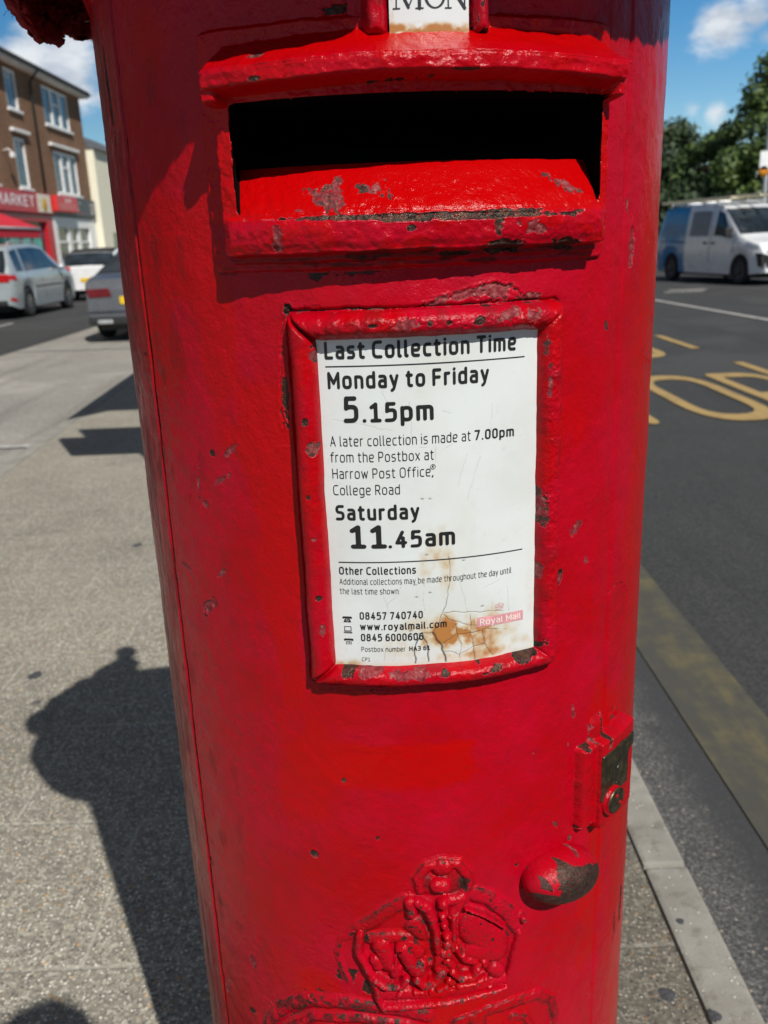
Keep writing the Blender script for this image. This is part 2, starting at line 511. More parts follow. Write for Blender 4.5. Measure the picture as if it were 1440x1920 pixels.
FRESH = [uv(540, 1380), uv(885, 1465)]
def skin(U, V):
    """lumps of a hundred coats of paint, mm"""
    h = 0.75 * fbm(U / 46, V / 60, 1, 4) + 0.42 * fbm(U / 9.0, V / 10.0, 2, 3)
    h += 0.7 * np.maximum(fbm(U / 16, V / 16, 4, 3) - 0.42, 0)
    h -= 1.5 * np.maximum(fbm(U / 11, V / 12, 9, 2) - 0.50, 0)
    return h

FO_ = (-17.7 * DEG, 29.2 * DEG, 951.5, 1235)
def body_fn(U, V):
    h = skin(U, V)
    th = U / DEG
    # raised panel edge right of the notice, and the line of the door frame
    h += 0.7 * sstep(30.5, 28.9, th) * sstep(925, 960, V) * sstep(1262, 1240, V) * sstep(-40, -20, th)
    h += 0.5 * sstep(39.5, 40.5, th) * sstep(44.5, 43.5, th) * (V > 700)
    h -= 0.9 * np.exp(-((U - U_EDGE) / 1.1)**2)
    h += 0.5 * sstep(U_EDGE, U_EDGE + 3, U)
    # the seam on the hinge side
    s = U - U_SEAM - 1.2 * vnoise(V / 60, V * 0, 3) - 0.8 * vnoise(V / 17, V * 0, 4)
    h += 0.6 * np.exp(-((s + 4.2) / 2.6)**2) + 0.5 * np.exp(-((s - 4.5) / 3)**2)
    h -= 7.0 * np.exp(-(s / 1.9)**4)
    fd = rrect(U + 1.2 * fbm(U / 14, V / 14, 37, 3), V + 1.2 * fbm(U / 14, V / 14, 39, 3), FO_[0], FO_[1], FO_[2], FO_[3], 3)
    gap = np.exp(-((fd - 0.9) / 1.25)**2)                     # dark crease where the notice frame meets the body
    h -= 2.6 * gap
    h, chip, tone = wear(U, V, h)
    chip = np.maximum(chip, gap * np.clip(.60 + .5 * fbm(U / 10, V / 10, 45, 3), 0, .68)); tone = np.where(gap > .4, 0, tone)
    # repaints lie over the broken skin
    fr = rrect(U, V, FRESH[0][0], FRESH[1][0], FRESH[1][1], FRESH[0][1], 4) + 9 * fbm(U / 18, V / 9, 31, 3)
    fresh = np.maximum(sstep(5, -5, fr), 0.8 * sstep(0.12, 0.3, fbm(U / 70, V / 130, 33, 3)))
    dirt_shade = np.clip(sstep(-50, -66, th) * (0.30 + 0.9 * fbm(U / 5, V / 60, 41, 4)), 0, 0.85)
    dirt_shade = np.maximum(dirt_shade, 0.5 * sstep(0.25, 0.5, fbm(U / 16, V / 40, 43, 4)) * sstep(-20, -60, th))
    chip = np.maximum(chip, .68 * np.exp(-((s + .3) / 2.3)**6)); tone = np.where(np.abs(s) < 3, 0, tone)  # dark of the open seam gap painted on the groove walls
    fresh = np.maximum(fresh, .9 * sstep(51, 58, th + 4 * fbm(U / 20, V / 60, 35, 3)) * (V < 1440))  # purer red towards the far right edge
    return h, dict(chip=chip, tone=tone, fresh=fresh, dirt_shade=dirt_shade), None

SEAM_MB = 'door'
cyl_patch('door', U_SEAM, U_EDGE, 440, 1300, 0.85, body_fn, PAINT, box)

AP_O = (-23.1 * DEG, 33.5 * DEG)
def coarse_grid(u0, u1, v0, v1, su, sv):
    nu = int((u1 - u0) / su) + 2; nv = int((v1 - v0) / sv) + 2
    U, V = np.meshgrid(np.linspace(u0, u1, nu), np.linspace(v0, v1, nv), indexing='ij')
    h, at, _ = body_fn(U, V)
    q = grid_quads(nu, nv)
    mouth = ((U > AP_O[0] - 14) & (U < AP_O[1] + 13) & (V > 1296) & (V < 1368)).ravel()
    q = q[~mouth[q].all(1)]                                   # the casting is open behind the mouth
    return cyl_pts(U, V, h).reshape(-1, 3), q, {k: a.ravel() for k, a in at.items()}

def body_mesh():
    V_, Q_, A_ = [], [], {}
    n = 0
    full = math.pi * RB * 1000
    for g in ((-96 * DEG, U_SEAM, 440, 1300, 1.0, 1.0), (U_EDGE, 92 * DEG, 440, 1300, 1.0, 1.0), (-96 * DEG, 92 * DEG, 1300, 1470, 1.0, 1.0),
              (-full, -96 * DEG, 100, 1470, 8, 12), (92 * DEG, full, 100, 1470, 8, 12), (-96 * DEG, 92 * DEG, 100, 440, 4, 4)):
        p, q, a = coarse_grid(*g)
        V_.append(p); Q_.append(q + n); n += len(p)
        for k, x in a.items(): A_.setdefault(k, []).append(x)
    return mesh_np('body', np.concatenate(V_), np.concatenate(Q_), True, {k: np.concatenate(x) for k, x in A_.items()})
body = link('body', body_mesh(), PAINT, box)
BLACKPAINT = plain('black_gloss_paint', (0.012, 0.012, 0.013), 0.3, var=.3)
MB().lathe([(0.0, 0.0), (.275, 0.0), (.275, .055), (.262, .075), (.256, .10), (.236, .104), (0, .104)], 96).build('plinth', BLACKPAINT, box)
# the cap: collar, brim and shallow dome
capm = MB().lathe([(.2385, 1.455), (.2425, 1.468), (.247, 1.481), (.258, 1.497), (.272, 1.512), (.283, 1.523), (.287, 1.535), (.287, 1.560), (.281, 1.568), (.268, 1.578), (.235, 1.594), (.18, 1.612), (.10, 1.626), (.05, 1.630), (0, 1.631)], 128)
for v in capm.bm.verts:
    r = math.hypot(v.co.x, v.co.y)
    if r > .01:
        k = 1 + 0.0035 * float(vnoise(np.array(math.atan2(v.co.y, v.co.x) * 6), np.array(v.co.z * 60), 5))
        v.co.x *= k; v.co.y *= k
capm.build('cap', PAINT, box)

# ---------------------------------------------------------------- aperture with its hood, sill and back plate
AP = dict(o0=-23.1 * DEG, o1=33.5 * DEG)
CHUTE_SHADE = plain('chute_shade_black', (0.0016, 0.0016, 0.0016), 0.95, var=.3, spec=0.05)  # near black standing in for the unlit mouth, shaded red walls included
def aperture_fn(U, V):
    n1 = fbm(U / 14, V / 14, 61, 4); n2 = fbm(U / 5, V / 5, 63, 3)
    sk = skin(U, V)
    Uw = U + 0.9 * n1; Vw = V + 0.9 * fbm(U / 17, V / 17, 65, 3)
    h = np.full_like(U, -1.2)
    plate = rrect(Uw, Vw, -31.0 * DEG, 39.4 * DEG, 1262.5, 1414, 6)
    h = smax(h, 4.2 * sstep(1.8, -1.8, plate) - 1.0, 0.5)
    fr = rrect(Uw, Vw, -26.4 * DEG, 35.7 * DEG, 1272.0, 1382, 5)
    frh = 18.8 * sstep(2.0, -2.6, fr)
    h = np.maximum(h, frh)
    ledge = rrect(Uw, Vw, -27.4 * DEG, 36.6 * DEG, 1267.5, 1300, 5)
    h = np.maximum(h, 8 * sstep(1.6, -1.8, ledge))
    Vc = Vw + 3.6 * np.clip(np.abs(U / DEG - 4.6) / 30 - .25, 0, 1)     # the ends of the hood droop
    hood = rrect(Uw, Vc, -26.5 * DEG, 35.9 * DEG, 1372.2, 1391, 7)
    hoodh = 35.5 * np.sqrt(np.clip(sstep(2.4, -6.0, hood), 0, 1))
    ends = np.minimum(rrect(Uw, Vw, -26.5 * DEG, -23.0 * DEG, 1364, 1385, 5), rrect(Uw, Vw, 33.0 * DEG, 35.9 * DEG, 1362, 1385, 5))
    hoodh = np.maximum(hoodh, 33 * np.sqrt(sstep(2.0, -4.5, ends)))
    slope = np.clip(35 - (Vc - 1387.5) * 1.7, 2, 35) * sstep(3, -4, rrect(Uw, Vc, -26.5 * DEG, 35.9 * DEG, 1370, 1414, 9)) * (V > 1383)
    hoodh = np.maximum(hoodh, slope)
    h = np.maximum(h, hoodh)
    # rounded sill that climbs into the mouth
    vs = np.arange(1230, 1440, .5)
    sp = np.interp(vs, [1268, 1276, 1288, 1294, 1299, 1305, 1312, 1324, 1334, 1341, 1350, 1400], [16, 20.5, 22.5, 22, 19, 14, 7, -5, -17, -32, -150, -170])
    kz = np.exp(-(np.arange(-12, 13) / 5.0)**2); sp = np.convolve(np.pad(sp, 12, 'edge'), kz / kz.sum(), 'valid')
    sillp = np.interp(V, vs, sp)
    mouth = rrect(U, V, AP['o0'], AP['o1'], 1250, 1366, 3) + 0.5 * n2
    inside = sstep(0.9, -0.9, mouth) * sstep(1287, 1296, V)
    h = h * (1 - inside) + np.minimum(h, sillp) * inside
    top = sstep(1300, 1296, V) * sstep(-2, -9, fr)
    h = np.where(V < 1300, np.maximum(h, sillp * top + h * (1 - top)), h)
    h = h + sk * 1.0 + 0.75 * n2 * sstep(-10, 2, h) + 1.2 * n1 * sstep(12, 20, h) + 1.3 * fbm(U / 24, V / 9, 67, 3) * sstep(24, 33, h)
    P = lambda px, py, dr=.034: uv(px, py, dr)
    ch = []
    for (px, py, a, b, rot, tn, rg, dep, dr) in [
        (820, 404, 98, 2.1, -1, 0.0, .30, .5, .022), (900, 402, 42, 3.0, 1, 0.0, .35, .5, .022), (760, 407, 20, 2.8, -1, 0.0, .5, .5, .022), (1092, 395, 5, 1.2, 3, 0.1, .6, .4, .022),
        (770, 427, 3.4, 2.6, 0, 0.0, .6, .5, .021), (523, 445, 3.6, 7, -15, .8, .8, .5, .02), (935, 424, 3, 5, 8, .3, .9, .5, .021), (1000, 425, 9, 4, -20, .75, 1.1, .4, .02), (950, 462, 12, 4, 4, 0.0, .6, .8, .018), (1062, 456, 13, 3.4, -14, 0.05, .6, .8, .018), (860, 474, 12, 1.4, 0, 0.1, .9, .6, .016),
        (622, 372, 8, 5, 10, 0.7, 1.7, .25, .01), (640, 358, 5, 3, 60, .7, 1.6, .25, .0), (715, 354, 8, 3.4, 4, 0.6, 1.6, .25, -.002), (1030, 345, 8, 3, -24, 0.7, 1.5, .25, -.002), (1052, 356, 6, 1.6, -30, .6, 1.5, .25, 0), (560, 395, 3, 1.4, 0, .5, .9, .2, .018),
        (474, 100, 4, 1.6, 5, 0.6, .6, .4, .03), (740, 142, 16, .7, 2, 0.0, .9, .4, .035), (480, 148, 3.4, 1.2, 0, 0.0, .5, .6, .034), (870, 128, 7, .7, 0, .1, .9, .4, .035),
    ]:
        ch.append(P(px, py, dr) + (a, b, rot, tn, rg, dep))
    h, chip, tone = wear(U, V, h, ch, [])
    fresh = np.maximum(sstep(1293, 1298, V) * sstep(40, 15, np.abs(h - 5)), 0.7 * sstep(0.0, 0.3, n1))
    dirt_shade = 0.8 * sstep(0.05, 0.4, fbm(U / 20, V / 4, 71, 4)) * (V < 1276) + 0.5 * sstep(4, 0.5, np.abs(fr - 2)) * (h < 12) * (V < 1372)  # streaks at the bottom, darker along the frame's foot
    dirt_shade = np.maximum(dirt_shade, 0.5 * sstep(-20, -40, h))  # darker deep in the mouth
    keep = plate < 1.5
    return h, dict(chip=chip, tone=tone, fresh=np.clip(fresh, 0, 1), dirt_shade=np.clip(dirt_shade, 0, 1)), keep

def mouth_pts(U, V, h):
    """the chute runs straight back, not towards the pillar's axis"""
    P = cyl_pts(U, V, h)
    tc = 4.6 * DEG / (RB * 1000)
    er = np.array([math.sin(tc), -math.cos(tc)]); et = np.array([math.cos(tc), math.sin(tc)])
    d = U / (RB * 1000) - tc; r1 = RB + .0185
    lat = r1 * np.sin(d); dep = r1 * np.cos(d) - (18.5 - h) / 1000
    Q = np.stack([er[0] * dep + et[0] * lat, er[1] * dep + et[1] * lat, V / 1000], -1)
    w = (((U > AP['o0'] - 3) & (U < AP['o1'] + 3)) * sstep(1288, 1296, V) * sstep(1368, 1365, V) * (h < 23.5))[..., None]
    return P * (1 - w) + Q * w
cyl_patch('aperture', -32.0 * DEG, 40.6 * DEG, 1256, 1418, 0.6, aperture_fn, [PAINT, CHUTE_SHADE], box,
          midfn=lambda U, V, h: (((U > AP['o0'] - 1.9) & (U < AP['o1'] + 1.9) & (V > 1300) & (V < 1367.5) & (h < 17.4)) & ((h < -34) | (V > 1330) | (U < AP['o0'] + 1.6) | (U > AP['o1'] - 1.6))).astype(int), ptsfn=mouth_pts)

# ---------------------------------------------------------------- holder for the day tablet above the mouth
def holder_fn(U, V):
    n = fbm(U / 9, V / 9, 81, 4)
    Uw = U + 0.8 * n
    a = rrect(Uw, V, -3.3 * DEG, 0.5 * DEG, 1398, 1470, 5); b = rrect(Uw, V, 11.9 * DEG, 15.3 * DEG, 1398, 1470, 5)
    d = np.minimum(a, b)
    base = rrect(Uw, V, -5.2 * DEG, 17 * DEG, 1390, 1476, 8)
    h = -1 + 3.5 * sstep(3, -3, base)
    h = smax(h, 17 * np.sqrt(sstep(1.5, -6.5, d)), 1.5)
    low = rrect(U, V, -2 * DEG, 14 * DEG, 1389, 1398.6, 4)
    h = smax(h, 9 * sstep(2, -4, low), 1.5)
    h = h + 0.5 * n + 0.4 * skin(U, V)
    chip = np.clip(0.3 + 0.5 * fbm(U / 5, V / 14, 83, 4) - 0.02 * np.abs(d), 0, 0.56)
    return h, dict(chip=chip, tone=0 * U + .2, fresh=0 * U, dirt_shade=np.clip(0.7 * n, 0, .6)), base < 1
cyl_patch('tablet_holder', -6.5 * DEG, 18.5 * DEG, 1386, 1478, 0.8, holder_fn, PAINT, box)

# ---------------------------------------------------------------- notice frame
PL = dict(u0=-13.0 * DEG, u1=24.6 * DEG, v0=968, v1=1216)
FO = dict(u0=-17.7 * DEG, u1=29.2 * DEG, v0=951.5, v1=1235)
def nframe_fn(U, V):
    n = fbm(U / 8, V / 8, 91, 4); n2 = fbm(U / 2.6, V / 2.6, 92, 3)
    Uw = U + 0.9 * fbm(U / 22, V / 22, 93, 3); Vw = V + 1.1 * fbm(U / 22, V / 22, 94, 3)
    tl = (Uw - FO['u0']) / (PL['u0'] - FO['u0']); tr = (FO['u1'] - Uw) / (FO['u1'] - PL['u1'])
    tb = (Vw - FO['v0']) / (PL['v0'] - FO['v0']); tt = (FO['v1'] - Vw) / (FO['v1'] - PL['v1'])
    t = np.minimum(np.minimum(tl, tr), np.minimum(tb, tt))
    prof = np.clip(1 - np.abs(2 * t - 1)**2.4, 0, 1)**0.55
    h = 14.0 * prof
    st = np.sort(np.stack([tl, tr, tb, tt]), 0)
    mitre = np.exp(-((st[1] - st[0]) / 0.10)**2) * (t > -.1) * (t < 1.05)
    w_top = np.exp(-((tt - tl) / 0.12)**2) * (V > 1190) * (U < 0) + np.exp(-((tb - tl) / 0.12)**2) * (V < 990) * (U < 0)
    h = h - 1.0 * mitre - 5.0 * np.clip(w_top, 0, 1) * prof
    top = (tt <= np.minimum(tl, tr)) * (V > 1180); bot = (tb <= np.minimum(tl, tr)) * (V < 1000); rgt = (tr < tb) & (tr < tt) & (U > 50)
    rough = 0.35 + 0.9 * top + 0.55 * bot + 0.6 * rgt
    h = h + rough * (1.1 * n + 0.55 * n2) * prof + 0.3 * skin(U, V)
    h = np.where(t < -0.02, -2.0, h)
    ch = []
    for (px, py, a, b, rot, tn, rg, dep) in [(585, 665, 3, 4, 0, .5, .8, .5), (574, 790, 2, 2.6, 0, .3, .4, .6), (587, 842, 3.4, 4.4, 0, .7, .5, .6), (580, 930, 1.5, 2, 0, .2, .5, .4), (606, 1180, 2.4, 5, 0, .5, .5, .5), (600, 1120, 2, 2, 0, .2, .5, .5), (590, 1010, 2, 2, 0, .6, .6, .4),
                                           (700, 612, 3, 1.4, 0, .1, .5, .5), (805, 606, 2, 2, 0, 0, .5, .5), (840, 605, 2.2, 2, 0, 0, .5, .5), (897, 602, 4, 2.6, 30, 0, .5, .6), (760, 610, 7, 3, 0, .8, 1.1, .3), (950, 590, 9, 3, 10, .9, 1.0, .3), (1000, 590, 7, 4, 0, .9, .9, .3),
                                           (1018, 955, 4, 13, 5, .55, .45, 1.0), (1030, 720, 1.4, 10, 0, .6, 1.0, .3), (1026, 650, 1.4, 6, 0, .5, 1.0, .3), (1015, 1075, 2, 5, 0, .9, .8, .3),
                                           (700, 1262, 11, 3, 0, .9, 1.0, .3), (835, 1262, 3, 3, 0, .1, .5, .5), (900, 1240, 2, 4, 0, .1, .6, .7), (990, 1225, 12, 4, 20, .3, .9, .5), (780, 1265, 12, 3, 0, .9, 1.1, .3), (650, 1258, 6, 4, -30, .1, .8, .6), (930, 1250, 10, 2.4, 14, .1, .8, .5)]:
        ch.append(uv(px, py, .011) + (a, b, rot, tn, rg, dep))
    h, chip, tone = wear(U, V, h, ch, [])
    edge = 0.46 * np.exp(-((t - 0.0) / 0.07)**2) + 0.43 * np.exp(-((t - 1.02) / 0.06)**2) + 0.42 * mitre  # dark lines along the frame's edges and mitres
    edge = edge * (0.85 + 0.9 * n)
    tone = np.where(edge > chip, 0.05, tone); chip = np.maximum(chip, np.clip(edge, 0, 0.62))
    dirt_shade = np.clip(0.22 * sstep(0.0, 0.5, n) * (0.4 + rough), 0, 0.5)
    return h, dict(chip=chip, tone=tone, fresh=0.6 * sstep(0, .3, fbm(U / 30, V / 30, 96)), dirt_shade=dirt_shade), (t > -0.04) & (t < 1.03)
cyl_patch('notice_frame', FO['u0'] - 3, FO['u1'] + 3, FO['v0'] - 3, FO['v1'] + 3, 0.5, nframe_fn, PAINT, box)

# ---------------------------------------------------------------- the enamel notice plate
PL_H = 2.6
def crop5(X, Y): return 500 + X / 2.4, 520 + Y / 2.4
def crop6(X, Y): return 500 + X / 2.4, 920 + Y / 2.4
def puv(p): return uv(p[0], p[1], PL_H / 1000)
PCR = [[(745, 640), (790, 700), (808, 768)], [(700, 640), (720, 700), (728, 768)], [(690, 650), (665, 710), (668, 775)], [(790, 552), (770, 610), (745, 640), (700, 640), (640, 650)], [(818, 300), (825, 400), (815, 480), (792, 552)], [(792, 552), (850, 545), (900, 548), (960, 545), (1060, 540)],
       [(850, 600), (858, 650), (875, 690), (870, 750)], [(858, 650), (920, 640), (990, 620), (1040, 625)], [(920, 560), (915, 640), (930, 700), (935, 760)], [(970, 630), (980, 690), (1015, 740)], [(790, 690), (850, 650)], [(800, 720), (870, 735), (935, 700), (980, 690)], [(795, 560), (850, 590), (910, 605), (940, 610)],
       [(510, 450), (545, 515), (550, 560)], [(545, 515), (590, 470), (605, 420)], [(710, 400), (705, 470), (712, 540)], [(870, 410), (885, 470), (905, 545)], [(525, 770), (530, 730), (545, 700)], [(565, 770), (580, 735), (610, 715)], [(1085, 400), (1090, 560)], [(1012, 500), (1020, 620), (1085, 625)], [(980, 440), (1050, 400)], [(1000, 690), (1015, 740)], [(820, 640), (850, 600)], [(890, 690), (930, 700)]]
def plate_fn(U, V):
    h = PL_H + 0.12 * fbm(U / 40, V / 40, 101, 3)
    u, v = U, V
    st = np.zeros_like(U)
    for (X, Y, a, b, amp) in [(860, 660, 34, 18, 1.15), (800, 640, 26, 14, .95), (840, 730, 40, 10, .8), (740, 660, 22, 12, .6), (900, 640, 16, 20, .7), (760, 700, 40, 12, .6), (770, 330, 14, 26, .42), (800, 200, 10, 24, .22), (800, 420, 20, 16, .25), (1120, 680, 26, 8, .35), (360, 775, 22, 5, .5), (1180, 500, 5, 30, .25), (960, 600, 30, 22, .35), (900, 740, 60, 9, .55)]:
        cu, cv = puv(crop6(X, Y))
        st = np.maximum(st, amp * np.exp(-((u - cu) / a)**2 - ((v - cv) / b)**2))
    st = np.clip(st * (0.75 + 1.3 * fbm(U / 11, V / 14, 103, 4)), 0, 1)
    st = np.maximum(st, 0.25 * np.exp(-(V - PL['v0']) / 5.0))
    st = np.maximum(st, np.clip(.05 + .16 * fbm(U / 45, V / 60, 117, 4), 0, .14))
    ck = np.zeros_like(U)
    uw = U + 1.3 * fbm(U / 6, V / 6, 105, 3); vw = V + 1.3 * fbm(U / 6, V / 6, 107, 3)
    for i, pts in enumerate(PCR):
        pts = [puv(crop6(*p)) for p in pts]
        w = np.where((U > min(p[0] for p in pts) - 4) & (U < max(p[0] for p in pts) + 4) & (V > min(p[1] for p in pts) - 4) & (V < max(p[1] for p in pts) + 4))
        wd = 0.75 if i == 0 else (0.5 if i in (1, 2) else 0.26 if i < 13 else 0.16)
        am = 1.0 if i < 3 else (0.75 if i < 13 else 0.32)
        ck[w] = np.maximum(ck[w], am * np.exp(-(poly_d(uw[w], vw[w], pts) / wd)**2))
    # long hairline scratches in the upper part
    for X0, Y0, X1, Y1 in [(640, 560, 655, 740), (755, 760, 758, 840), (1010, 565, 1012, 700), (515, 520, 540, 560), (900, 800, 860, 940), (960, 810, 905, 1000), (690, 770, 720, 770), (790, 600, 830, 610), (800, 770, 830, 755), (300, 640, 560, 690)]:
        a, b = puv(crop5(X0, Y0)), puv(crop5(X1, Y1))
        d, _ = seg_d(uw, vw, a, b)
        ck = np.maximum(ck, 0.22 * np.exp(-(d / 0.25)**2))
    for X, Y in [(670, 425), (735, 460), (675, 480), (970, 520), (648, 632), (885, 315), (720, 290), (700, 38), (735, 38), (890, 630)]:
        cu, cv = puv(crop6(X, Y))
        ck = np.maximum(ck, 0.7 * np.exp(-(((u - cu) / 1.1)**2 + ((v - cv) / 0.6)**2) * (1 + .8 * np.clip(fbm(U / 1.5, V / 1.5, 109, 2), -.6, 1))))
    h = h - 0.25 * ck
    return h, dict(stain=st, crack=ck), None
def notice_mat():
    t = NT('white_enamel'); o = t.coord()
    n1 = t.noise(o, 14, 5, .6); n2 = t.noise(o, 120, 5, .7)
    st, ck = t.attr('stain'), t.attr('crack')
    c = t.mix(t.rng(n1, .35, .7), (0.66, 0.69, 0.68), (0.60, 0.62, 0.60))
    c = t.mix(t.math('MULTIPLY', t.rng(n2, .58, .72), .25), c, (0.46, 0.46, 0.43))
    c = t.mix(t.rng(st, 0.05, 0.45), c, (0.56, 0.48, 0.34))
    c = t.mix(t.rng(t.math('MULTIPLY_ADD', n2, .5, st), 0.52, 1.0), c, (0.40, 0.17, 0.045))
    c = t.mix(ck, c, (0.035, 0.03, 0.025))
    return t.out(Base_Color=c, Roughness=t.rng(n1, .3, .7, .28, .42), Normal=t.bump(t.math('MULTIPLY_ADD', n2, .1, t.math('MULTIPLY', ck, -1.0)), .0004, .7))
plate = cyl_patch('notice_plate', -13.6 * DEG, 25.2 * DEG, 964.5, 1219.5, 0.5, plate_fn, notice_mat(), box)

# ---------------------------------------------------------------- lettering: a rounded stroke alphabet, contoured by marching squares
def arcpath(pts, r=0.2, n=7):
    pts = [np.array(p, float) for p in pts]
    out = [pts[0]]
    for i in range(1, len(pts) - 1):
        a, b, c = pts[i - 1], pts[i], pts[i + 1]
        la, lc = np.linalg.norm(a - b), np.linalg.norm(c - b)
        rr = min(r, la * (0.5 if i > 1 else 1), lc * (0.5 if i < len(pts) - 2 else 1))
        p0 = b + (a - b) / la * rr; p2 = b + (c - b) / lc * rr
        for k in range(n + 1):
            t = k / n
            # superelliptic corner
            out.append((1 - t)**2 * p0 + 2 * t * (1 - t) * b + t * t * p2)
    out.append(pts[-1])
    return [tuple(p) for p in out]
def ring(x0, y0, x1, y1, r):
    m = (x0 + x1) / 2
    return arcpath([(m, y1), (x1, y1), (x1, y0), (x0, y0), (x0, y1), (m, y1)], r)
X_ = 0.73
def A(*p, r=.2): return arcpath(p, r)
def GL():
    g = {}
    dot = lambda x, y: [(x, y), (x + .001, y)]
    g['a'] = (.46, [A((.04, X_), (.46, X_), (.46, 0), r=.2), A((.46, .42), (0, .42), (0, 0), (.46, 0), r=.2)])
    g['b'] = (.5, [[(0, 0), (0, 1)], ring(0, 0, .5, X_, .24)])
    g['c'] = (.42, [A((.42, X_), (0, X_), (0, 0), (.42, 0), r=.24)])
    g['d'] = (.5, [[(.5, 0), (.5, 1)], ring(0, 0, .5, X_, .24)])
    g['e'] = (.5, [A((0, .37), (.5, .37), (.5, X_), (0, X_), (0, 0), (.46, 0), r=.23)])
    g['f'] = (.32, [A((.1, 0), (.1, 1), (.36, 1), r=.2), [(-.02, X_), (.32, X_)]])
    g['g'] = (.5, [ring(0, 0, .5, X_, .24), A((.5, X_), (.5, -.27), (.04, -.27), r=.18)])
    g['h'] = (.48, [[(0, 0), (0, 1)], A((0, X_), (.48, X_), (.48, 0), r=.23)])
    g['i'] = (.0, [[(0, 0), (0, X_)], dot(0, 1.0)])
    g['l'] = (.1, [A((0, 1), (0, 0), (.12, 0), r=.1)])
    g['m'] = (.8, [[(0, 0), (0, X_)], A((0, X_), (.4, X_), (.4, 0), r=.2), A((.3, X_), (.8, X_), (.8, 0), r=.2)])
    g['n'] = (.48, [[(0, 0), (0, X_)], A((0, X_), (.48, X_), (.48, 0), r=.23)])
    g['o'] = (.52, [ring(0, 0, .52, X_, .24)])
    g['p'] = (.5, [[(0, X_), (0, -.28)], ring(0, 0, .5, X_, .24)])
    g['r'] = (.28, [[(0, 0), (0, X_)], A((0, .45), (0, X_), (.28, X_), r=.2)])
    g['s'] = (.42, [A((.40, X_), (0, X_), (0, .37), (.42, .37), (.42, 0), (0, 0), r=.18)])
    g['t'] = (.32, [A((.1, .93), (.1, 0), (.32, 0), r=.16), [(-.02, X_), (.32, X_)]])
    g['u'] = (.48, [A((0, X_), (0, 0), (.48, 0), r=.23), [(.48, X_), (.48, 0)]])
    g['w'] = (.72, [[(0, X_), (.18, 0), (.36, X_ * .9), (.54, 0), (.72, X_)]])
    g['x'] = (.46, [[(0, 0), (.46, X_)], [(0, X_), (.46, 0)]])
    g['y'] = (.48, [[(0, X_), (.25, 0.02)], A((.48, X_), (.2, -.2), (.06, -.28), r=.1)])
    g['A'] = (.6, [[(0, 0), (.3, 1), (.6, 0)], [(.11, .32), (.49, .32)]])
    g['B'] = (.52, [A((0, .53), (0, 1), (.5, 1), (.5, .53), (0, .53), r=.2), A((0, .53), (.54, .53), (.54, 0), (0, 0), (0, .53), r=.2)])
    g['C'] = (.56, [A((.56, 1), (0, 1), (0, 0), (.56, 0), r=.3)])
    g['E'] = (.46, [A((.46, 1), (0, 1), (0, 0), (.46, 0), r=.03), [(0, .52), (.4, .52)]])
    g['F'] = (.48, [A((.48, 1), (0, 1), (0, 0), r=.03), [(0, .5), (.43, .5)]])
    g['H'] = (.58, [[(0, 0), (0, 1)], [(.58, 0), (.58, 1)], [(0, .52), (.58, .52)]])
    g['I'] = (.0, [[(0, 0), (0, 1)]])
    g['K'] = (.52, [[(0, 0), (0, 1)], [(.5, 1), (.02, .45)], [(.16, .58), (.52, 0)]])
    g['L'] = (.46, [A((0, 1), (0, 0), (.46, 0), r=.06)])
    g['M'] = (.74, [[(0, 0), (0, 1), (.37, .3), (.74, 1), (.74, 0)]])
    g['O'] = (.62, [ring(0, 0, .62, 1, .3)])
    g['P'] = (.52, [[(0, 0), (0, 1)], A((0, 1), (.52, 1), (.52, .44), (0, .44), r=.26)])
    g['R'] = (.54, [[(0, 0), (0, 1)], A((0, 1), (.52, 1), (.52, .46), (0, .46), r=.26), [(.26, .46), (.54, 0)]])
    g['S'] = (.5, [A((.48, 1), (0, 1), (0, .52), (.5, .52), (.5, 0), (0, 0), r=.24)])
    g['T'] = (.56, [[(0, 1), (.56, 1)], [(.28, 1), (.28, 0)]])
    g['U'] = (.56, [A((0, 1), (0, 0), (.56, 0), (.56, 1), r=.28)])
    g['0'] = (.5, [ring(0, 0, .5, 1, .25)])
    g['1'] = (.44, [[(0, .82), (.24, 1), (.24, 0)], [(.02, 0), (.46, 0)]])
    g['3'] = (.48, [A((0, 1), (.45, 1), (.45, .53), (.14, .53), r=.22), A((.14, .53), (.48, .53), (.48, 0), (0, 0), r=.25)])
    g['4'] = (.52, [[(.34, 1), (0, .26), (.52, .26)], [(.38, .6), (.38, 0)]])
    g['5'] = (.5, [[(.44, 1), (.06, 1), (.04, .56)], A((.04, .56), (.12, .62), (.5, .62), (.5, 0), (0, 0), r=.24)])
    g['6'] = (.5, [ring(0, 0, .5, .6, .25), A((.42, 1), (0, 1), (0, .28), r=.4)])
    g['7'] = (.48, [[(0, 1), (.48, 1), (.15, 0)]])
    g['8'] = (.5, [ring(.03, .54, .47, 1, .22), ring(0, 0, .5, .54, .25)])
    g['.'] = (.02, [dot(.01, 0)])
    g[','] = (.04, [[(.05, .02), (.0, -.16)]])
    g["'"] = (.04, [[(.03, 1), (.0, .82)]])
    return g
GLYPH = GL()
_cache = {}
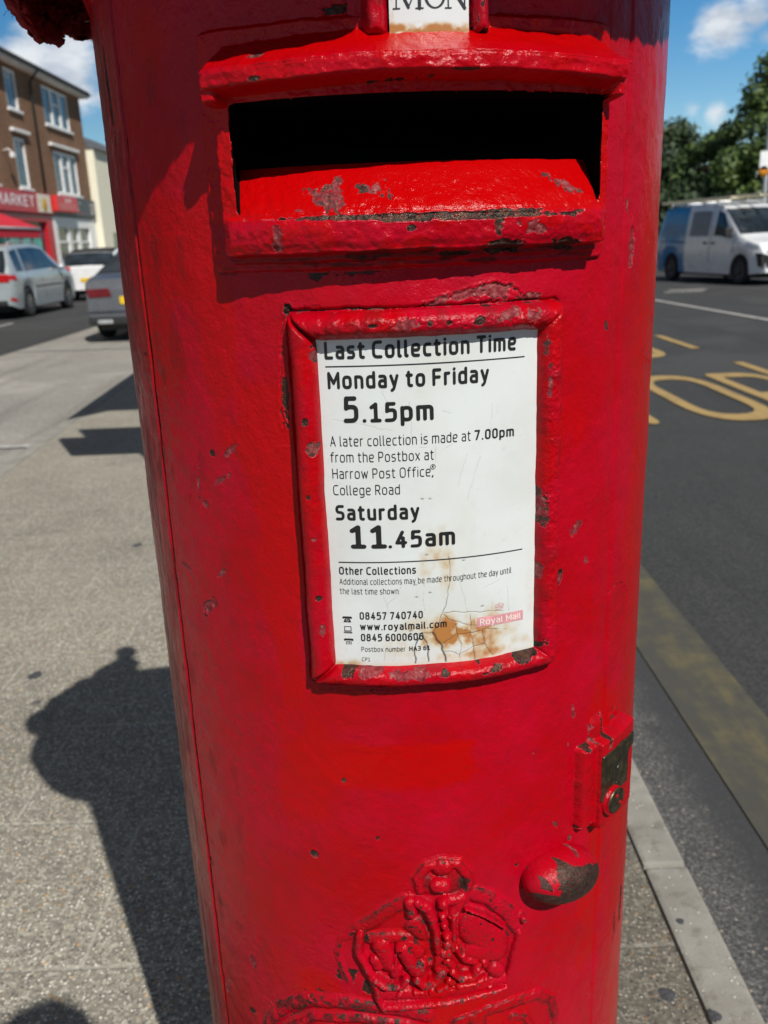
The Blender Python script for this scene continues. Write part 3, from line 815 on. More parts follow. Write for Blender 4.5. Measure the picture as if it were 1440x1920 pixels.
def contour(fn, x0, x1, y0, y1, n):
    """filled marching squares of fn<0 on the box -> list of polygons (numpy (k,2))"""
    cell = (y1 - y0) / n
    nx = max(3, int(math.ceil((x1 - x0) / cell)))
    gx = x0 + cell * np.arange(nx + 1); gy = y0 + cell * np.arange(n + 1)
    GX, GY = np.meshgrid(gx, gy, indexing='ij')
    F = fn(GX, GY); ins = F < 0
    cnt = ins[:-1, :-1].astype(int) + ins[1:, :-1] + ins[1:, 1:] + ins[:-1, 1:]
    polys = []
    for i in range(nx):                                       # whole runs of inner cells become one quad
        j = 0
        while j < n:
            if cnt[i, j] == 4:
                k = j
                while k < n and cnt[i, k] == 4: k += 1
                polys.append(np.array([(gx[i], gy[j]), (gx[i + 1], gy[j]), (gx[i + 1], gy[k]), (gx[i], gy[k])]))
                j = k
            else: j += 1
    for i, j in zip(*np.where((cnt > 0) & (cnt < 4))):
        cs = [(i, j), (i + 1, j), (i + 1, j + 1), (i, j + 1)]
        pl = []
        for a, b in zip(cs, cs[1:] + cs[:1]):
            fa, fb = F[a], F[b]
            pa = np.array((gx[a[0]], gy[a[1]])); pb = np.array((gx[b[0]], gy[b[1]]))
            if fa < 0: pl.append(pa)
            if (fa < 0) != (fb < 0): pl.append(pa + (pb - pa) * (fa / (fa - fb)))
        if len(pl) >= 3: polys.append(np.array(pl))
    return polys

def glyph_polys(ch, w):
    key = (ch, w)
    if key not in _cache:
        adv, strokes = GLYPH[ch]
        def fn(x, y):
            d = None
            for s in strokes:
                e = poly_d(x, y, s)
                d = e if d is None else np.minimum(d, e)
            return d - w / 2
        _cache[key] = contour(fn, -.1 - w / 2, adv + .1 + w / 2, -.45, 1.15, 46)
    return _cache[key]

def text_polys(txt, w, gap=0.2):
    """polygons in cap heights, the outer width"""
    x = 0.0; out = []
    for ch in txt:
        if ch == ' ':
            x += .36; continue
        for p in glyph_polys(ch, w): out.append(p + (x + w / 2, 0))
        x += GLYPH[ch][0] + w + gap
    return out, x - gap

def polys_mesh(name, polys, mapfn, mat, parent=None):
    P, loops, starts = [], [], []
    n = 0
    for p in polys:
        starts.append(n); P.append(p); n += len(p)
    P = np.concatenate(P)
    me = bpy.data.meshes.new(name)
    me.vertices.add(n); me.vertices.foreach_set('co', mapfn(P).astype(np.float32).ravel())
    me.loops.add(n); me.loops.foreach_set('vertex_index', np.arange(n, dtype=np.int32))
    me.polygons.add(len(starts)); me.polygons.foreach_set('loop_start', np.array(starts, np.int32))
    me.update(calc_edges=True); me.validate()
    return link(name, me, mat, parent)

INK = plain('black_print', (0.012, 0.012, 0.013), 0.42, var=.2)
_lastv = [0.0]
def plate_line(txt, w, start, end, cap, crop, gap=.2, same=False):
    """one line of print between two photo points on its baseline; cap height in crop px"""
    a, b = puv(crop(*start)), puv(crop(*end))
    polys, wid = text_polys(txt, w, gap)
    vb = _lastv[0] if same else (a[1] + b[1]) / 2
    _lastv[0] = vb
    s = cap / 2.4 * 0.405 / (1 + w)
    k = (b[0] - a[0]) / wid
    return [np.stack([a[0] + p[:, 0] * k, vb + (p[:, 1] + w / 2) * s], -1) for p in polys]
def on_plate(h):
    return lambda P: cyl_pts(P[:, 0], P[:, 1], np.full(len(P), h))
B_, S_, L_ = .225, .20, .105
LN = []
LN += plate_line('Last Collection Time', B_, (262, 378), (1122, 320), 72, crop5)
LN += plate_line('Monday to Friday', B_, (277, 512), (1000, 462), 72, crop5)
LN += plate_line('5', .2, (348, 657), (415, 652), 112, crop5)
LN += plate_line('.15pm', B_, (432, 656), (752, 635), 84, crop5, same=True)
LN += plate_line('A later collection is made at', L_, (288, 771), (918, 724), 45, crop5)
LN += plate_line('7.00pm', S_, (935, 722), (1112, 705), 44, crop5, same=True)
LN += plate_line('from the Postbox at', L_, (290, 842), (752, 810), 45, crop5)
LN += plate_line('Harrow Post Office', L_, (298, 915), (738, 885), 45, crop5)
LN += plate_line(',', L_, (742, 886), (750, 885), 45, crop5, same=True)
LN += plate_line('College Road', L_, (302, 987), (600, 968), 45, crop5)
LN += plate_line('Saturday', B_, (313, 140), (688, 119), 70, crop6)
LN += plate_line('11', .22, (378, 266), (540, 254), 108, crop6)
LN += plate_line('.45am', B_, (548, 256), (848, 230), 80, crop6, same=True)
LN += plate_line('Other Collections', S_, (328, 388), (672, 361), 37, crop6)
LN += plate_line('Additional collections may be made throughout the day until', L_, (330, 436), (1100, 354), 29, crop6)
LN += plate_line('the last time shown.', L_, (332, 474), (600, 454), 29, crop6)
LN += plate_line('08457 740740', S_, (420, 588), (703, 565), 37, crop6)
LN += plate_line('www.royalmail.com', S_, (422, 636), (810, 603), 35, crop6)
LN += plate_line('0845 6000606', S_, (426, 685), (706, 662), 37, crop6)
LN += plate_line('Postbox number', L_, (428, 730), (625, 715), 24, crop6)
LN += plate_line('HA3 61', S_, (642, 712), (735, 703), 23, crop6, same=True)
LN += plate_line('CP1', L_, (430, 768), (466, 765), 19, crop6)
polys_mesh('printed_text', LN, on_plate(PL_H + .30), INK, plate)
# the registered mark, rules and three little pictograms
def mm_shape(crop, cx, cy, half, n, fn):
    """fn works in mm about a crop point, v up"""
    cu, cv = puv(crop(cx, cy))
    return [p + (cu, cv) for p in contour(fn, -half, half, -half, half, n)]
SY = mm_shape(crop5, 748, 852, 2.4, 40, lambda x, y: np.minimum(np.abs(np.hypot(x, y) - 1.75) - .17,
     np.minimum(np.minimum(seg_d(x, y, (-.5, -.9), (-.5, .9))[0], poly_d(x, y, [(-.5, .9), (.3, .9), (.5, .5), (.3, .1), (-.5, .1)])), seg_d(x, y, (0, .1), (.6, -.9))[0]) - .16))
for crop, a, b, t in ((crop5, (265, 411), (1160, 347), .42), (crop6, (325, 336), (1150, 247), .42)):
    (u0, v0), (u1, v1) = puv(crop(*a)), puv(crop(*b))
    vm = (v0 + v1) / 2
    us = np.linspace(u0, u1, 40)
    SY += [np.array([(p, vm - t), (q, vm - t), (q, vm + t), (p, vm + t)]) for p, q in zip(us[:-1], us[1:])]
def phone(x, y, keys):
    body_ = np.maximum(rrect(x, y, -3.0, 3.0, -2.5, .6, .8), np.abs(x) - 1.4 - .42 * (1.4 - y))
    hs = np.minimum(seg_d(x, y, (-2.6, 1.6), (2.6, 1.6))[0] - .75, np.minimum(rrect(x, y, -3.7, -2.1, .5, 2.0, .5), rrect(x, y, 2.1, 3.7, .5, 2.0, .5)))
    if keys:
        kx = (x + 3.6) % 1.2 - .6; ky = (y + 3.0) % 1.1 - .55
        return np.minimum(np.maximum(body_, .34 - np.hypot(kx, ky)) * 1.0, hs) if False else np.minimum(np.maximum(body_, np.hypot(kx, ky) - .42), hs)
    hole = np.abs(np.hypot(x, y + .8) - .85) - .2
    return np.minimum(np.maximum(body_, -hole), hs)
SY += mm_shape(crop6, 363, 578, 4.2, 44, lambda x, y: phone(x, y, False))
SY += mm_shape(crop6, 370, 677, 4.2, 60, lambda x, y: phone(x, y, True))
SY += mm_shape(crop6, 366, 625, 3.9, 44, lambda x, y: np.minimum(np.abs(rrect(x, y, -2.5, 2.5, -.9, 2.6, .3)) - .28, np.maximum(rrect(x, y, -3.3, 3.3, -2.9, -1.6, .2), -(np.abs((y + 2.25)) - .16))))
polys_mesh('printed_symbols', SY, on_plate(PL_H + .28), INK, plate)
# the faded pink postal logo: banner with pale lettering and a thin crown
FADED = plain('faded_pink_print', (0.66, 0.30, 0.32), 0.45, var=.2, scale=60)
PALE = plain('pale_print', (0.80, 0.70, 0.66), 0.45, var=.1, scale=60)
(bu0, bv0), (bu1, bv1) = puv(crop6(947, 591)), puv(crop6(1152, 559))
bvm = (bv0 + bv1) / 2
us = np.linspace(bu0, bu1, 16)
LG = [np.array([(p, bvm - 4.0), (q, bvm - 4.0), (q, bvm + 4.0), (p, bvm + 4.0)]) for p, q in zip(us[:-1], us[1:])]
def tinycrown(x, y):
    d = np.minimum(np.abs(rrect(x, y, -2.9, 2.9, -2.6, -1.3, .4)) - .14, np.hypot(x, y - 2.4) - .55)
    for s in (-1, 1):
        d = np.minimum(d, poly_d(x, y, [(s * 2.6, -1.3), (s * 3.6, .4), (s * 3.0, 1.5), (s * 1.6, 1.7), (s * .3, .9), (0, -.6)]) - .16)
        d = np.minimum(d, np.abs(np.hypot(x - s * 1.7, y + .2) - .6) - .14)
    return d
LG += mm_shape(crop6, 1047, 518, 4.4, 60, tinycrown)
logo = polys_mesh('postal_logo', LG, on_plate(PL_H + .26), FADED, plate)
tp, wid = text_polys('Royal Mail', .15, .16)
LT = [np.stack([bu0 + 2.2 + p[:, 0] * (bu1 - bu0 - 4.2) / wid, bvm - 2.2 + p[:, 1] * 4.4], -1) for p in tp]
polys_mesh('logo_lettering', LT, on_plate(PL_H + .42), PALE, logo)

# ---------------------------------------------------------------- day tablet
def tablet_fn(U, V):
    h = 11 + .1 * fbm(U / 20, V / 20, 111)
    ru = 1.2 * np.exp(-((V - 1403) / 3.4)**2) * (0.7 + 1.2 * fbm(U / 7, V / 5, 113)) + .5 * np.exp(-((U - .9 * DEG) / 1.6)**2) * (0.5 + fbm(U / 4, V / 9, 115))
    return h, dict(stain=np.clip(ru, 0, 1) * .75, crack=0 * U), None
tab = cyl_patch('day_tablet', .55 * DEG, 11.85 * DEG, 1397.5, 1465, 0.7, tablet_fn, notice_mat(), box)
def serif(x, y, strokes, serifs):
    d = None
    for p, w in strokes:
        e = poly_d(x, y, p) - w
        d = e if d is None else np.minimum(d, e)
    for (sx, sy, sw) in serifs:
        d = np.minimum(d, seg_d(x, y, (sx - sw, sy), (sx + sw, sy))[0] - .35)
    return d
TM = []
tu0, tu1 = uv(737, 10, .011)[0], uv(876, 10, .011)[0]; tv = uv(800, 15, .011)[1]
hC = 14.0
def addg(x0, fn, wd): TM.extend([p + (x0, tv) for p in contour(fn, -3, wd + 3, -1.5, hC + 1.5, 60)])
W_ = (tu1 - tu0)
mw, ow, nw = W_ * .36, W_ * .29, W_ * .27
addg(tu0 + 1, lambda x, y: serif(x, y, [([(0.8, 0), (1.2, hC)], .4), ([(1.2, hC), (mw / 2, 0.6)], .85), ([(mw / 2, .6), (mw - 1.4, hC)], .4), ([(mw - 1.4, 0), (mw - 1.4, hC)], .95)], [(.9, 0, 1.9), (.8, hC, 1.6), (mw - 1.4, 0, 2.2), (mw - 1, hC, 1.8)]), mw)
addg(tu0 + mw + 2.4, lambda x, y: np.maximum(np.hypot((x - ow / 2) / (ow / 2), (y - hC / 2) / (hC / 2 + .2)) - 1, 1 - np.hypot((x - ow / 2) / (ow / 2 - 1.7), (y - hC / 2) / (hC / 2 - .55))), ow)
addg(tu1 - nw - .6, lambda x, y: serif(x, y, [([(1, 0), (1, hC)], .4), ([(1, hC), (nw - 1, 0)], .95), ([(nw - 1, 0), (nw - 1, hC)], .4)], [(1, 0, 1.8), (.6, hC, 1.6), (nw - 1, hC, 1.8)]), nw)
polys_mesh('tablet_lettering', TM, on_plate(11.35), INK, tab)

# ---------------------------------------------------------------- cast emblems in relief: the crown and the cypher below it
def c7(X, Y): return uv(460 + .5417 * X, 1340 + .5417 * Y)
K7 = 0.2167
def c8(X, Y): return uv(610 + X / 3.6, 1590 + Y / 3.6)
CROWN = [
    ([(640, 275), (622, 195), (680, 122), (790, 92), (890, 102), (955, 172), (966, 240), (925, 310)], 36, 4.2), ([(780, 118), (800, 118)], 66, 6.2), ([(755, 232), (790, 235)], 60, 8.2), ([(840, 200), (860, 230)], 90, 2.4), ([(690, 220), (690, 260)], 50, 2.6),
    ([(566, 345), (585, 420)], 42, 7), ([(620, 345), (690, 385), (722, 460)], 42, 7.4), ([(835, 335), (915, 318), (880, 385), (850, 430)], 44, 6.2), ([(930, 300), (945, 340)], 30, 4.5),
    ([(700, 420), (742, 530), (752, 660)], 34, 8), ([(852, 420), (862, 530), (852, 650)], 28, 7), ([(790, 345), (790, 355)], 44, 9), ([(785, 425), (787, 432)], 34, 8.6), ([(795, 488), (797, 492)], 33, 9), ([(812, 560), (814, 566)], 36, 9), ([(815, 615), (815, 622)], 40, 8.4), ([(795, 675), (815, 680)], 46, 8),
    ([(770, 710), (722, 765), (770, 800)], 38, 6.4), ([(880, 650), (935, 725), (1000, 742)], 34, 6.2), ([(820, 740), (850, 770)], 40, 6),
    ([(540, 352), (400, 432), (300, 502), (232, 532)], 50, 2.8), ([(600, 520), (660, 560)], 70, 3.6), ([(300, 600), (430, 595), (560, 600)], 44, 3.6),
    ([(380, 640), (440, 760)], 70, 7), ([(520, 660), (610, 800)], 58, 8.4), ([(645, 765), (640, 800)], 56, 7.2), ([(345, 735), (360, 770)], 50, 6.4), ([(480, 790), (480, 820)], 52, 6.2), ([(560, 640), (620, 690)], 60, 5.4),
    ([(345, 852), (420, 902), (520, 892), (548, 848)], 32, 9.4), ([(618, 850), (660, 892), (742, 862), (785, 800)], 39, 9.4), ([(850, 798), (900, 842), (980, 832), (1012, 778)], 36, 8.8), ([(890, 905), (1000, 885), (1065, 850)], 30, 7), ([(830, 870), (850, 880)], 36, 6.4),
    ([(1000, 520), (1120, 620)], 132, 5), ([(1000, 680), (1150, 680)], 92, 5), ([(1130, 795), (1150, 805)], 66, 7), ([(1060, 745), (1065, 755)], 38, 6.4),
    ([(965, 292), (1100, 332), (1222, 422), (1292, 522)], 58, 3.6), ([(940, 388), (1060, 428), (1190, 508)], 18, 6.4), ([(1314, 450), (1316, 462)], 24, 7.5),
    ([(1290, 542), (1252, 680), (1226, 800), (1202, 880)], 22, 6.4),
    ([(240, 562), (232, 680), (300, 800), (350, 900), (372, 1000), (402, 1060)], 34, 7), ([(202, 560), (112, 620), (86, 700), (112, 800), (150, 890)], 10, 1.5),
    ([(400, 972), (700, 962), (900, 932), (1190, 872)], 62, 5.4), ([(500, 960), (505, 960)], 30, 7.4), ([(605, 942), (650, 940)], 30, 7.4), ([(702, 936), (704, 938)], 18, 7.4), ([(760, 920), (810, 905)], 28, 7.2), ([(1090, 905), (1100, 900)], 24, 6.8),
    ([(402, 1036), (700, 1014), (950, 972), (1192, 902)], 33, 8.8),
]
GROOVES = [([(640, 452), (690, 540), (714, 680), (716, 812)], 17), ([(905, 420), (884, 500), (888, 600), (915, 680)], 12), ([(930, 400), (1000, 420), (1060, 452), (1130, 495), (1200, 540), (1250, 600)], 7), ([(690, 170), (740, 182), (820, 172)], 8), ([(840, 430), (900, 400), (950, 405)], 12), ([(850, 850), (920, 872), (1000, 842)], 9), ([(400, 1000), (700, 985), (950, 945), (1180, 890)], 6), ([(600, 830), (560, 880), (600, 905)], 8), ([(720, 300), (760, 312), (800, 302)], 8), ([(460, 760), (470, 700), (510, 660)], 7)]
CYPHER = [
    ([(85, 1075), (100, 1040), (140, 1005), (220, 985), (330, 990), (430, 1008), (540, 1018), (625, 1040)], 27, 4.6), ([(100, 1160), (160, 1075), (240, 1040), (400, 1045), (560, 1065), (640, 1110)], 17, 5.5), ([(300, 1100), (310, 1260)], 40, 5), ([(180, 1180), (430, 1190)], 22, 4.5), ([(160, 1270), (460, 1280)], 22, 4.5),
    ([(735, 1060), (850, 1018), (950, 985), (1010, 965)], 22, 4.2), ([(1008, 965), (1055, 985), (1066, 1040), (1050, 1110), (960, 1150)], 18, 3.6), ([(905, 1075), (925, 1042), (965, 1042), (985, 1075), (960, 1110), (915, 1105), (905, 1075)], 14, 4.5), ([(800, 1050), (810, 1260)], 36, 5), ([(900, 1150), (1030, 1270)], 30, 5),
]
def relief(parts, seed, k=1.12, wp=.55, mp=None, sc=.111, cuts=()):
    mp = mp or c8
    pr = [([mp(*q) for q in pts], r * sc, hh * k) for pts, r, hh in parts]
    ct = [([mp(*q) for q in pts], r * sc) for pts, r in cuts]
    def fn(U, V):
        n = fbm(U / 5, V / 5, seed, 4); n2 = fbm(U / 2.0, V / 2.0, seed + 3, 3)
        Uw = U + wp * n; Vw = V + wp * fbm(U / 5.5, V / 5.5, seed + 7, 4)
        h = np.zeros_like(U); out = np.full_like(U, 99.0)
        for pts, r, hh in pr:
            if len(pts) == 1: pts = pts * 2
            d = poly_d(Uw, Vw, pts)
            out = np.minimum(out, d - r)
            h = smax(h, hh * np.clip(1 - (d / (r * 1.12))**2, 0, 1)**.45, .45)
        gr = np.zeros_like(U)
        for pts, r in ct: gr = np.maximum(gr, np.exp(-(poly_d(Uw, Vw, pts) / r)**2))
        h = h - 3.6 * gr * sstep(1, 4, h)
        base = 1.4 * sstep(3.0, 0.2, out)
        sk = body_fn(U, V)[0]
        hh = np.maximum(base, h) + (0.40 * n + 0.42 * n2) * sstep(0.5, 3, h)
        hh = hh * sstep(4.2, 2.2, out) - 0.35 * sstep(2.6, 4.2, out)
        cav = np.exp(-((h - 1.4) / 1.3)**2)                   # breaks and painted cavity darkness along the foot of the casting
        chip = 0.57 * cav * (0.80 + 1.0 * n) + 0.46 * sstep(5, 8.5, h) * (0.65 + 1.5 * n)
        chip = np.maximum(chip, 0.58 * sstep(.34, .55, fbm(U / 5, V / 4, seed + 11, 4)))
        if seed < 130:
            for X, Y, a_, b_ in ((920, 220, 7, 8), (610, 615, 4, 4.5), (525, 590, 3, 2.5), (640, 750, 4, 4), (1312, 455, 2.5, 3), (570, 400, 4, 5), (450, 890, 7, 3), (690, 885, 4, 1.6), (290, 600, 5, 5)):
                q = c8(X, Y); chip = np.maximum(chip, .66 * sstep(1.3, .3, np.hypot((U - q[0]) / a_, (V - q[1]) / b_) + 1.0 * n + .5 * n2))
        chip = chip * sstep(3.0, 1.0, out)
        chip = np.maximum(chip, .60 * gr * (.9 + .5 * n))  # grooves coloured dark to stand for their deep shade
        tone = np.clip(0.1 + 1.0 * sstep(5, 8, h) * (0.5 + n2), 0, 1)
        dirt_shade = np.clip(1.1 * np.exp(-((h - 1.6) / 1.5)**2) * (0.6 + n) * sstep(1.5, -.5, out) + .3 * n, 0, .8)  # recess darkness painted in along with the dirt
        if seed > 130: 
            brown = sstep(-2, 8, c7(560, 900)[0] - U) * sstep(.0, .35, n + .25)
            dirt_shade = np.maximum(dirt_shade, .8 * brown * sstep(1.5, -.5, out)); chip = np.maximum(chip, .6 * brown * sstep(-.1, .3, n2 + .12) * sstep(3, 1, out))
        return sk + hh, dict(chip=np.clip(chip, 0, .7), tone=tone, fresh=0 * U, dirt_shade=dirt_shade), out < 4.0
    return fn
def bounds(parts, mp=None):
    q = np.array([(mp or c7)(*p) for pts, r, h in parts for p in pts]); m = 14
    return q[:, 0].min() - m, q[:, 0].max() + m, q[:, 1].min() - m, q[:, 1].max() + m
cyl_patch('crown_emblem', *bounds(CROWN, c8), 0.40, relief(CROWN, 121, cuts=GROOVES), PAINT, box)
cyl_patch('royal_cypher', *bounds(CYPHER), 0.5, relief(CYPHER, 141, .8, 1.0, c7, K7), PAINT, box)

# ---------------------------------------------------------------- lock block with its dark plate, keyhole and escutcheon
LK = dict(u0=37.0 * DEG, u1=55.2 * DEG, v0=770, v1=862)
def lock_fn(U, V):
    n = fbm(U / 8, V / 8, 151, 4)
    sh = 0.10 * (U - LK['u0'])                               # the top slopes with the block
    d = rrect(U + .5 * n, V + .5 * n, LK['u0'] + 4.2 * DEG, LK['u1'], LK['v0'], LK['v1'] - 4, 2.5)
    d2 = rrect(U + .5 * n, V + .5 * n, LK['u0'], LK['u0'] + 6 * DEG, LK['v0'] + 4, LK['v1'] - 6, 3)
    h = np.maximum(15 * np.sqrt(sstep(1.2, -2.6, d)), 9.5 * np.sqrt(sstep(1.6, -3.2, d2)))
    # broken paint hump above the block
    hum = rrect(U, V, LK['u0'] + 3.5 * DEG, LK['u0'] + 9 * DEG, LK['v1'] - 12, LK['v1'] + 17, 8)
    h = smax(h, 6 * sstep(5, -9, hum), 2)
    h = h - .8 + .5 * n
    ch = [uv(px, py, .012) + r for px, py, r in [(1110, 1405, (6, 5, 20, .0, .5, .8)), (1120, 1380, (5, 8, 10, .9, .9, .6)), (1143, 1372, (4, 11, 0, .2, .7, .8)), (1082, 1478, (2.6, 5, 0, 0, .6, 1.2)), (1165, 1390, (9, 2.5, -15, .1, .6, .5)), (1112, 1555, (2, 5, 0, 0, .6, .8)), (1092, 1562, (4, 2, 15, 0, .4, 1.2)), (1140, 1400, (3, 2, 0, .8, .8, .3))]]
    h, chip, tone = wear(U, V, h, ch, [])
    return h, dict(chip=chip, tone=tone, fresh=0 * U + .3, dirt_shade=np.clip(.5 * n, 0, .5)), np.minimum(np.minimum(d, d2), hum) < 4
lock = cyl_patch('lock_block', LK['u0'] - 6, LK['u1'] + 5, LK['v0'] - 6, LK['v1'] + 32, 0.6, lock_fn, PAINT, box)
def brass_mat():
    t = NT('dark_worn_brass'); o = t.coord()
    n = t.noise(o, 120, 4, .65); n2 = t.noise(o, 700, 3, .6)
    c = t.mix(t.rng(n, .35, .7), (0.055, 0.048, 0.030), (0.115, 0.095, 0.055))
    return t.out(Base_Color=c, Metallic=.75, Roughness=t.rng(n, .3, .7, .32, .5), Normal=t.bump(n2, .0002, .5))
BRASS = brass_mat()
def slab(name, fn, box4, n, h0, h1, mat, parent):
    """flat shape on the pillar, h0..h1 mm proud, with bevelled rim"""
    x0, x1, y0, y1 = box4
    polys = contour(fn, x0, x1, y0, y1, n)
    o = polys_mesh(name, polys, lambda P: cyl_pts(P[:, 0], P[:, 1], np.full(len(P), h1)), mat, parent)
    bm = bmesh.new(); bm.from_mesh(o.data)
    bmesh.ops.remove_doubles(bm, verts=bm.verts, dist=1e-6)
    ed = [e for e in bm.edges if len(e.link_faces) == 1]
    r = bmesh.ops.extrude_edge_only(bm, edges=ed)
    for v in [g for g in r['geom'] if isinstance(g, bmesh.types.BMVert)]:
        rr = math.hypot(v.co.x, v.co.y); k = (RB + h0 / 1000) / rr
        v.co.x *= k; v.co.y *= k
    bmesh.ops.recalc_face_normals(bm, faces=bm.faces)
    bm.to_mesh(o.data); bm.free()
    return o
lp = dict(u0=41.6 * DEG, u1=54.2 * DEG, v0=775, v1=845)
def key_d(u, v):
    ku, kv = lp['u0'] + 4.9 * DEG, 827
    return np.minimum(np.hypot(u - ku, v - kv) - 4.6, rrect(u, v, ku - 2.0, ku + 2.0, 808, kv, 1.2))
def plate_d(u, v):
    paint = np.minimum(rrect(u, v, lp['u0'] + 10.2 * DEG, lp['u1'] + 9, 745, 832, 4) , rrect(u, v, lp['u0'] - 9, lp['u1'] + 9, 740, 799 + 0.0 * u, 3)) - 1.5 * fbm(u / 5, v / 5, 161, 3)
    return np.maximum(np.maximum(rrect(u, v, lp['u0'], lp['u1'], lp['v0'], lp['v1'], 2), -paint), -key_d(u, v))
lpo = slab('lock_plate', plate_d, (lp['u0'] - 3, lp['u1'] + 3, lp['v0'] - 3, lp['v1'] + 3), 90, 13.5, 15.4, BRASS, lock)
KEYDARK = plain('keyhole_dark', (0.004, 0.004, 0.004), .8)
slab('keyhole', lambda u, v: key_d(u, v) - .6, (lp['u0'], lp['u1'], 800, 842), 60, 13.0, 14.75, KEYDARK, lpo)
eu, ev = lp['u0'] + 3.4 * DEG, 795
esc = slab('escutcheon', lambda u, v: np.hypot((u - eu) / 13.5, (v - ev) / 13.5) * 13.5 - 13.5, (eu - 15, eu + 15, ev - 15, ev + 15), 60, 13, 18.6, PAINT, lock)
dsc = slab('cover_disc', lambda u, v: np.hypot(u - eu - 2, v - ev) - 11.5, (eu - 14, eu + 15, ev - 14, ev + 14), 60, 17, 20.0, BRASS, esc)
for du, dv in ((-.8, 5), (5, -4.5)):
    slab('rivet', lambda u, v: np.hypot(u - eu - 2 - du, v - ev - dv) - 1.7, (eu - 14, eu + 15, ev - 14, ev + 14), 70, 19, 20.7, PAINT, dsc)

# ---------------------------------------------------------------- door knob: a worn half ellipsoid
def knob():
    nu, nv = 140, 90
    A_, B2 = np.meshgrid(np.linspace(0, 2 * math.pi, nu, endpoint=False), np.linspace(0.02, math.pi * .62, nv), indexing='ij')
    x = 40 * np.sin(B2) * np.cos(A_); y = 23.5 * np.sin(B2) * np.sin(A_); z = 26 * np.cos(B2)
    n = fbm(x / 14 + 5, y / 14, 171, 4); n2 = fbm(x / 5, y / 5, 173, 3)
    k = 1 + .012 * n
    x, y, z = x * k, y * k, z * k
    ct, st_ = math.cos(rad(-9)), math.sin(rad(-9))
    x2, y2 = x * ct - y * st_, x * st_ + y * ct
    cu, cv = uv(1067, 1650, .018)
    th0 = cu / (RB * 1000)
    er = np.array([math.sin(th0), -math.cos(th0), 0]); et = np.array([math.cos(th0), math.sin(th0), 0]); ez = np.array([0, 0, 1.])
    P = er * ((RB + .007 + z / 1000)[..., None]) + et * (x2 / 1000)[..., None] + ez * ((cv + y2) / 1000)[..., None]
    # hands have rubbed the right and lower face, as seen from above, down to bare iron
    wn_ = (.793 * x + .594 * z) / 35; vn_ = (.386 * x + .763 * y - .515 * z) / 27
    low = sstep(.26, .04, vn_ - .10 - .35 * np.maximum(0, wn_ - .35) + .22 * n + .10 * n2) * sstep(-.42, -.22, wn_ + .25 * n2 + .25 * vn_)
    low = np.maximum(low, sstep(-.72, -.86, vn_ + .05 * n))
    chip = np.maximum(.85 * low, .60 * sstep(.62, .25, np.hypot((x - 6) / 15, (y - 22) / 3.4) + .8 * n2))
    chip = np.maximum(chip, .58 * sstep(.9, .4, np.hypot((x + 30) / 8, (y - 9) / 8) + 1.1 * n2))
    chip = np.maximum(chip, .6 * sstep(.9, .3, np.hypot((x - 16) / 4, (y - 5) / 4) + .8 * n2))
    tone = np.where(low > .58, 0.0, np.clip(.30 + .45 * sstep(6, 16, y), 0, 1))
    P = P.reshape(-1, 3)
    q = grid_quads(nu, nv, True)
    P = np.vstack([P, er * (RB + .007 + .0262) + ez * cv / 1000])
    c = len(P) - 1
    tris = [(c, ((i + 1) % nu) * nv, i * nv) for i in range(nu)]
    f = lambda a: np.append(a.ravel(), a[0, 0])
    return mesh_np('knob', P, q[:, ::-1], True, dict(chip=f(chip), tone=f(tone), fresh=f(0 * chip), dirt_shade=f(.3 * low)), tris=np.array(tris)[:, ::-1])
link('knob', knob(), paint_mat('worn_knob_paint', .24, (.040, .028, .022)), box)

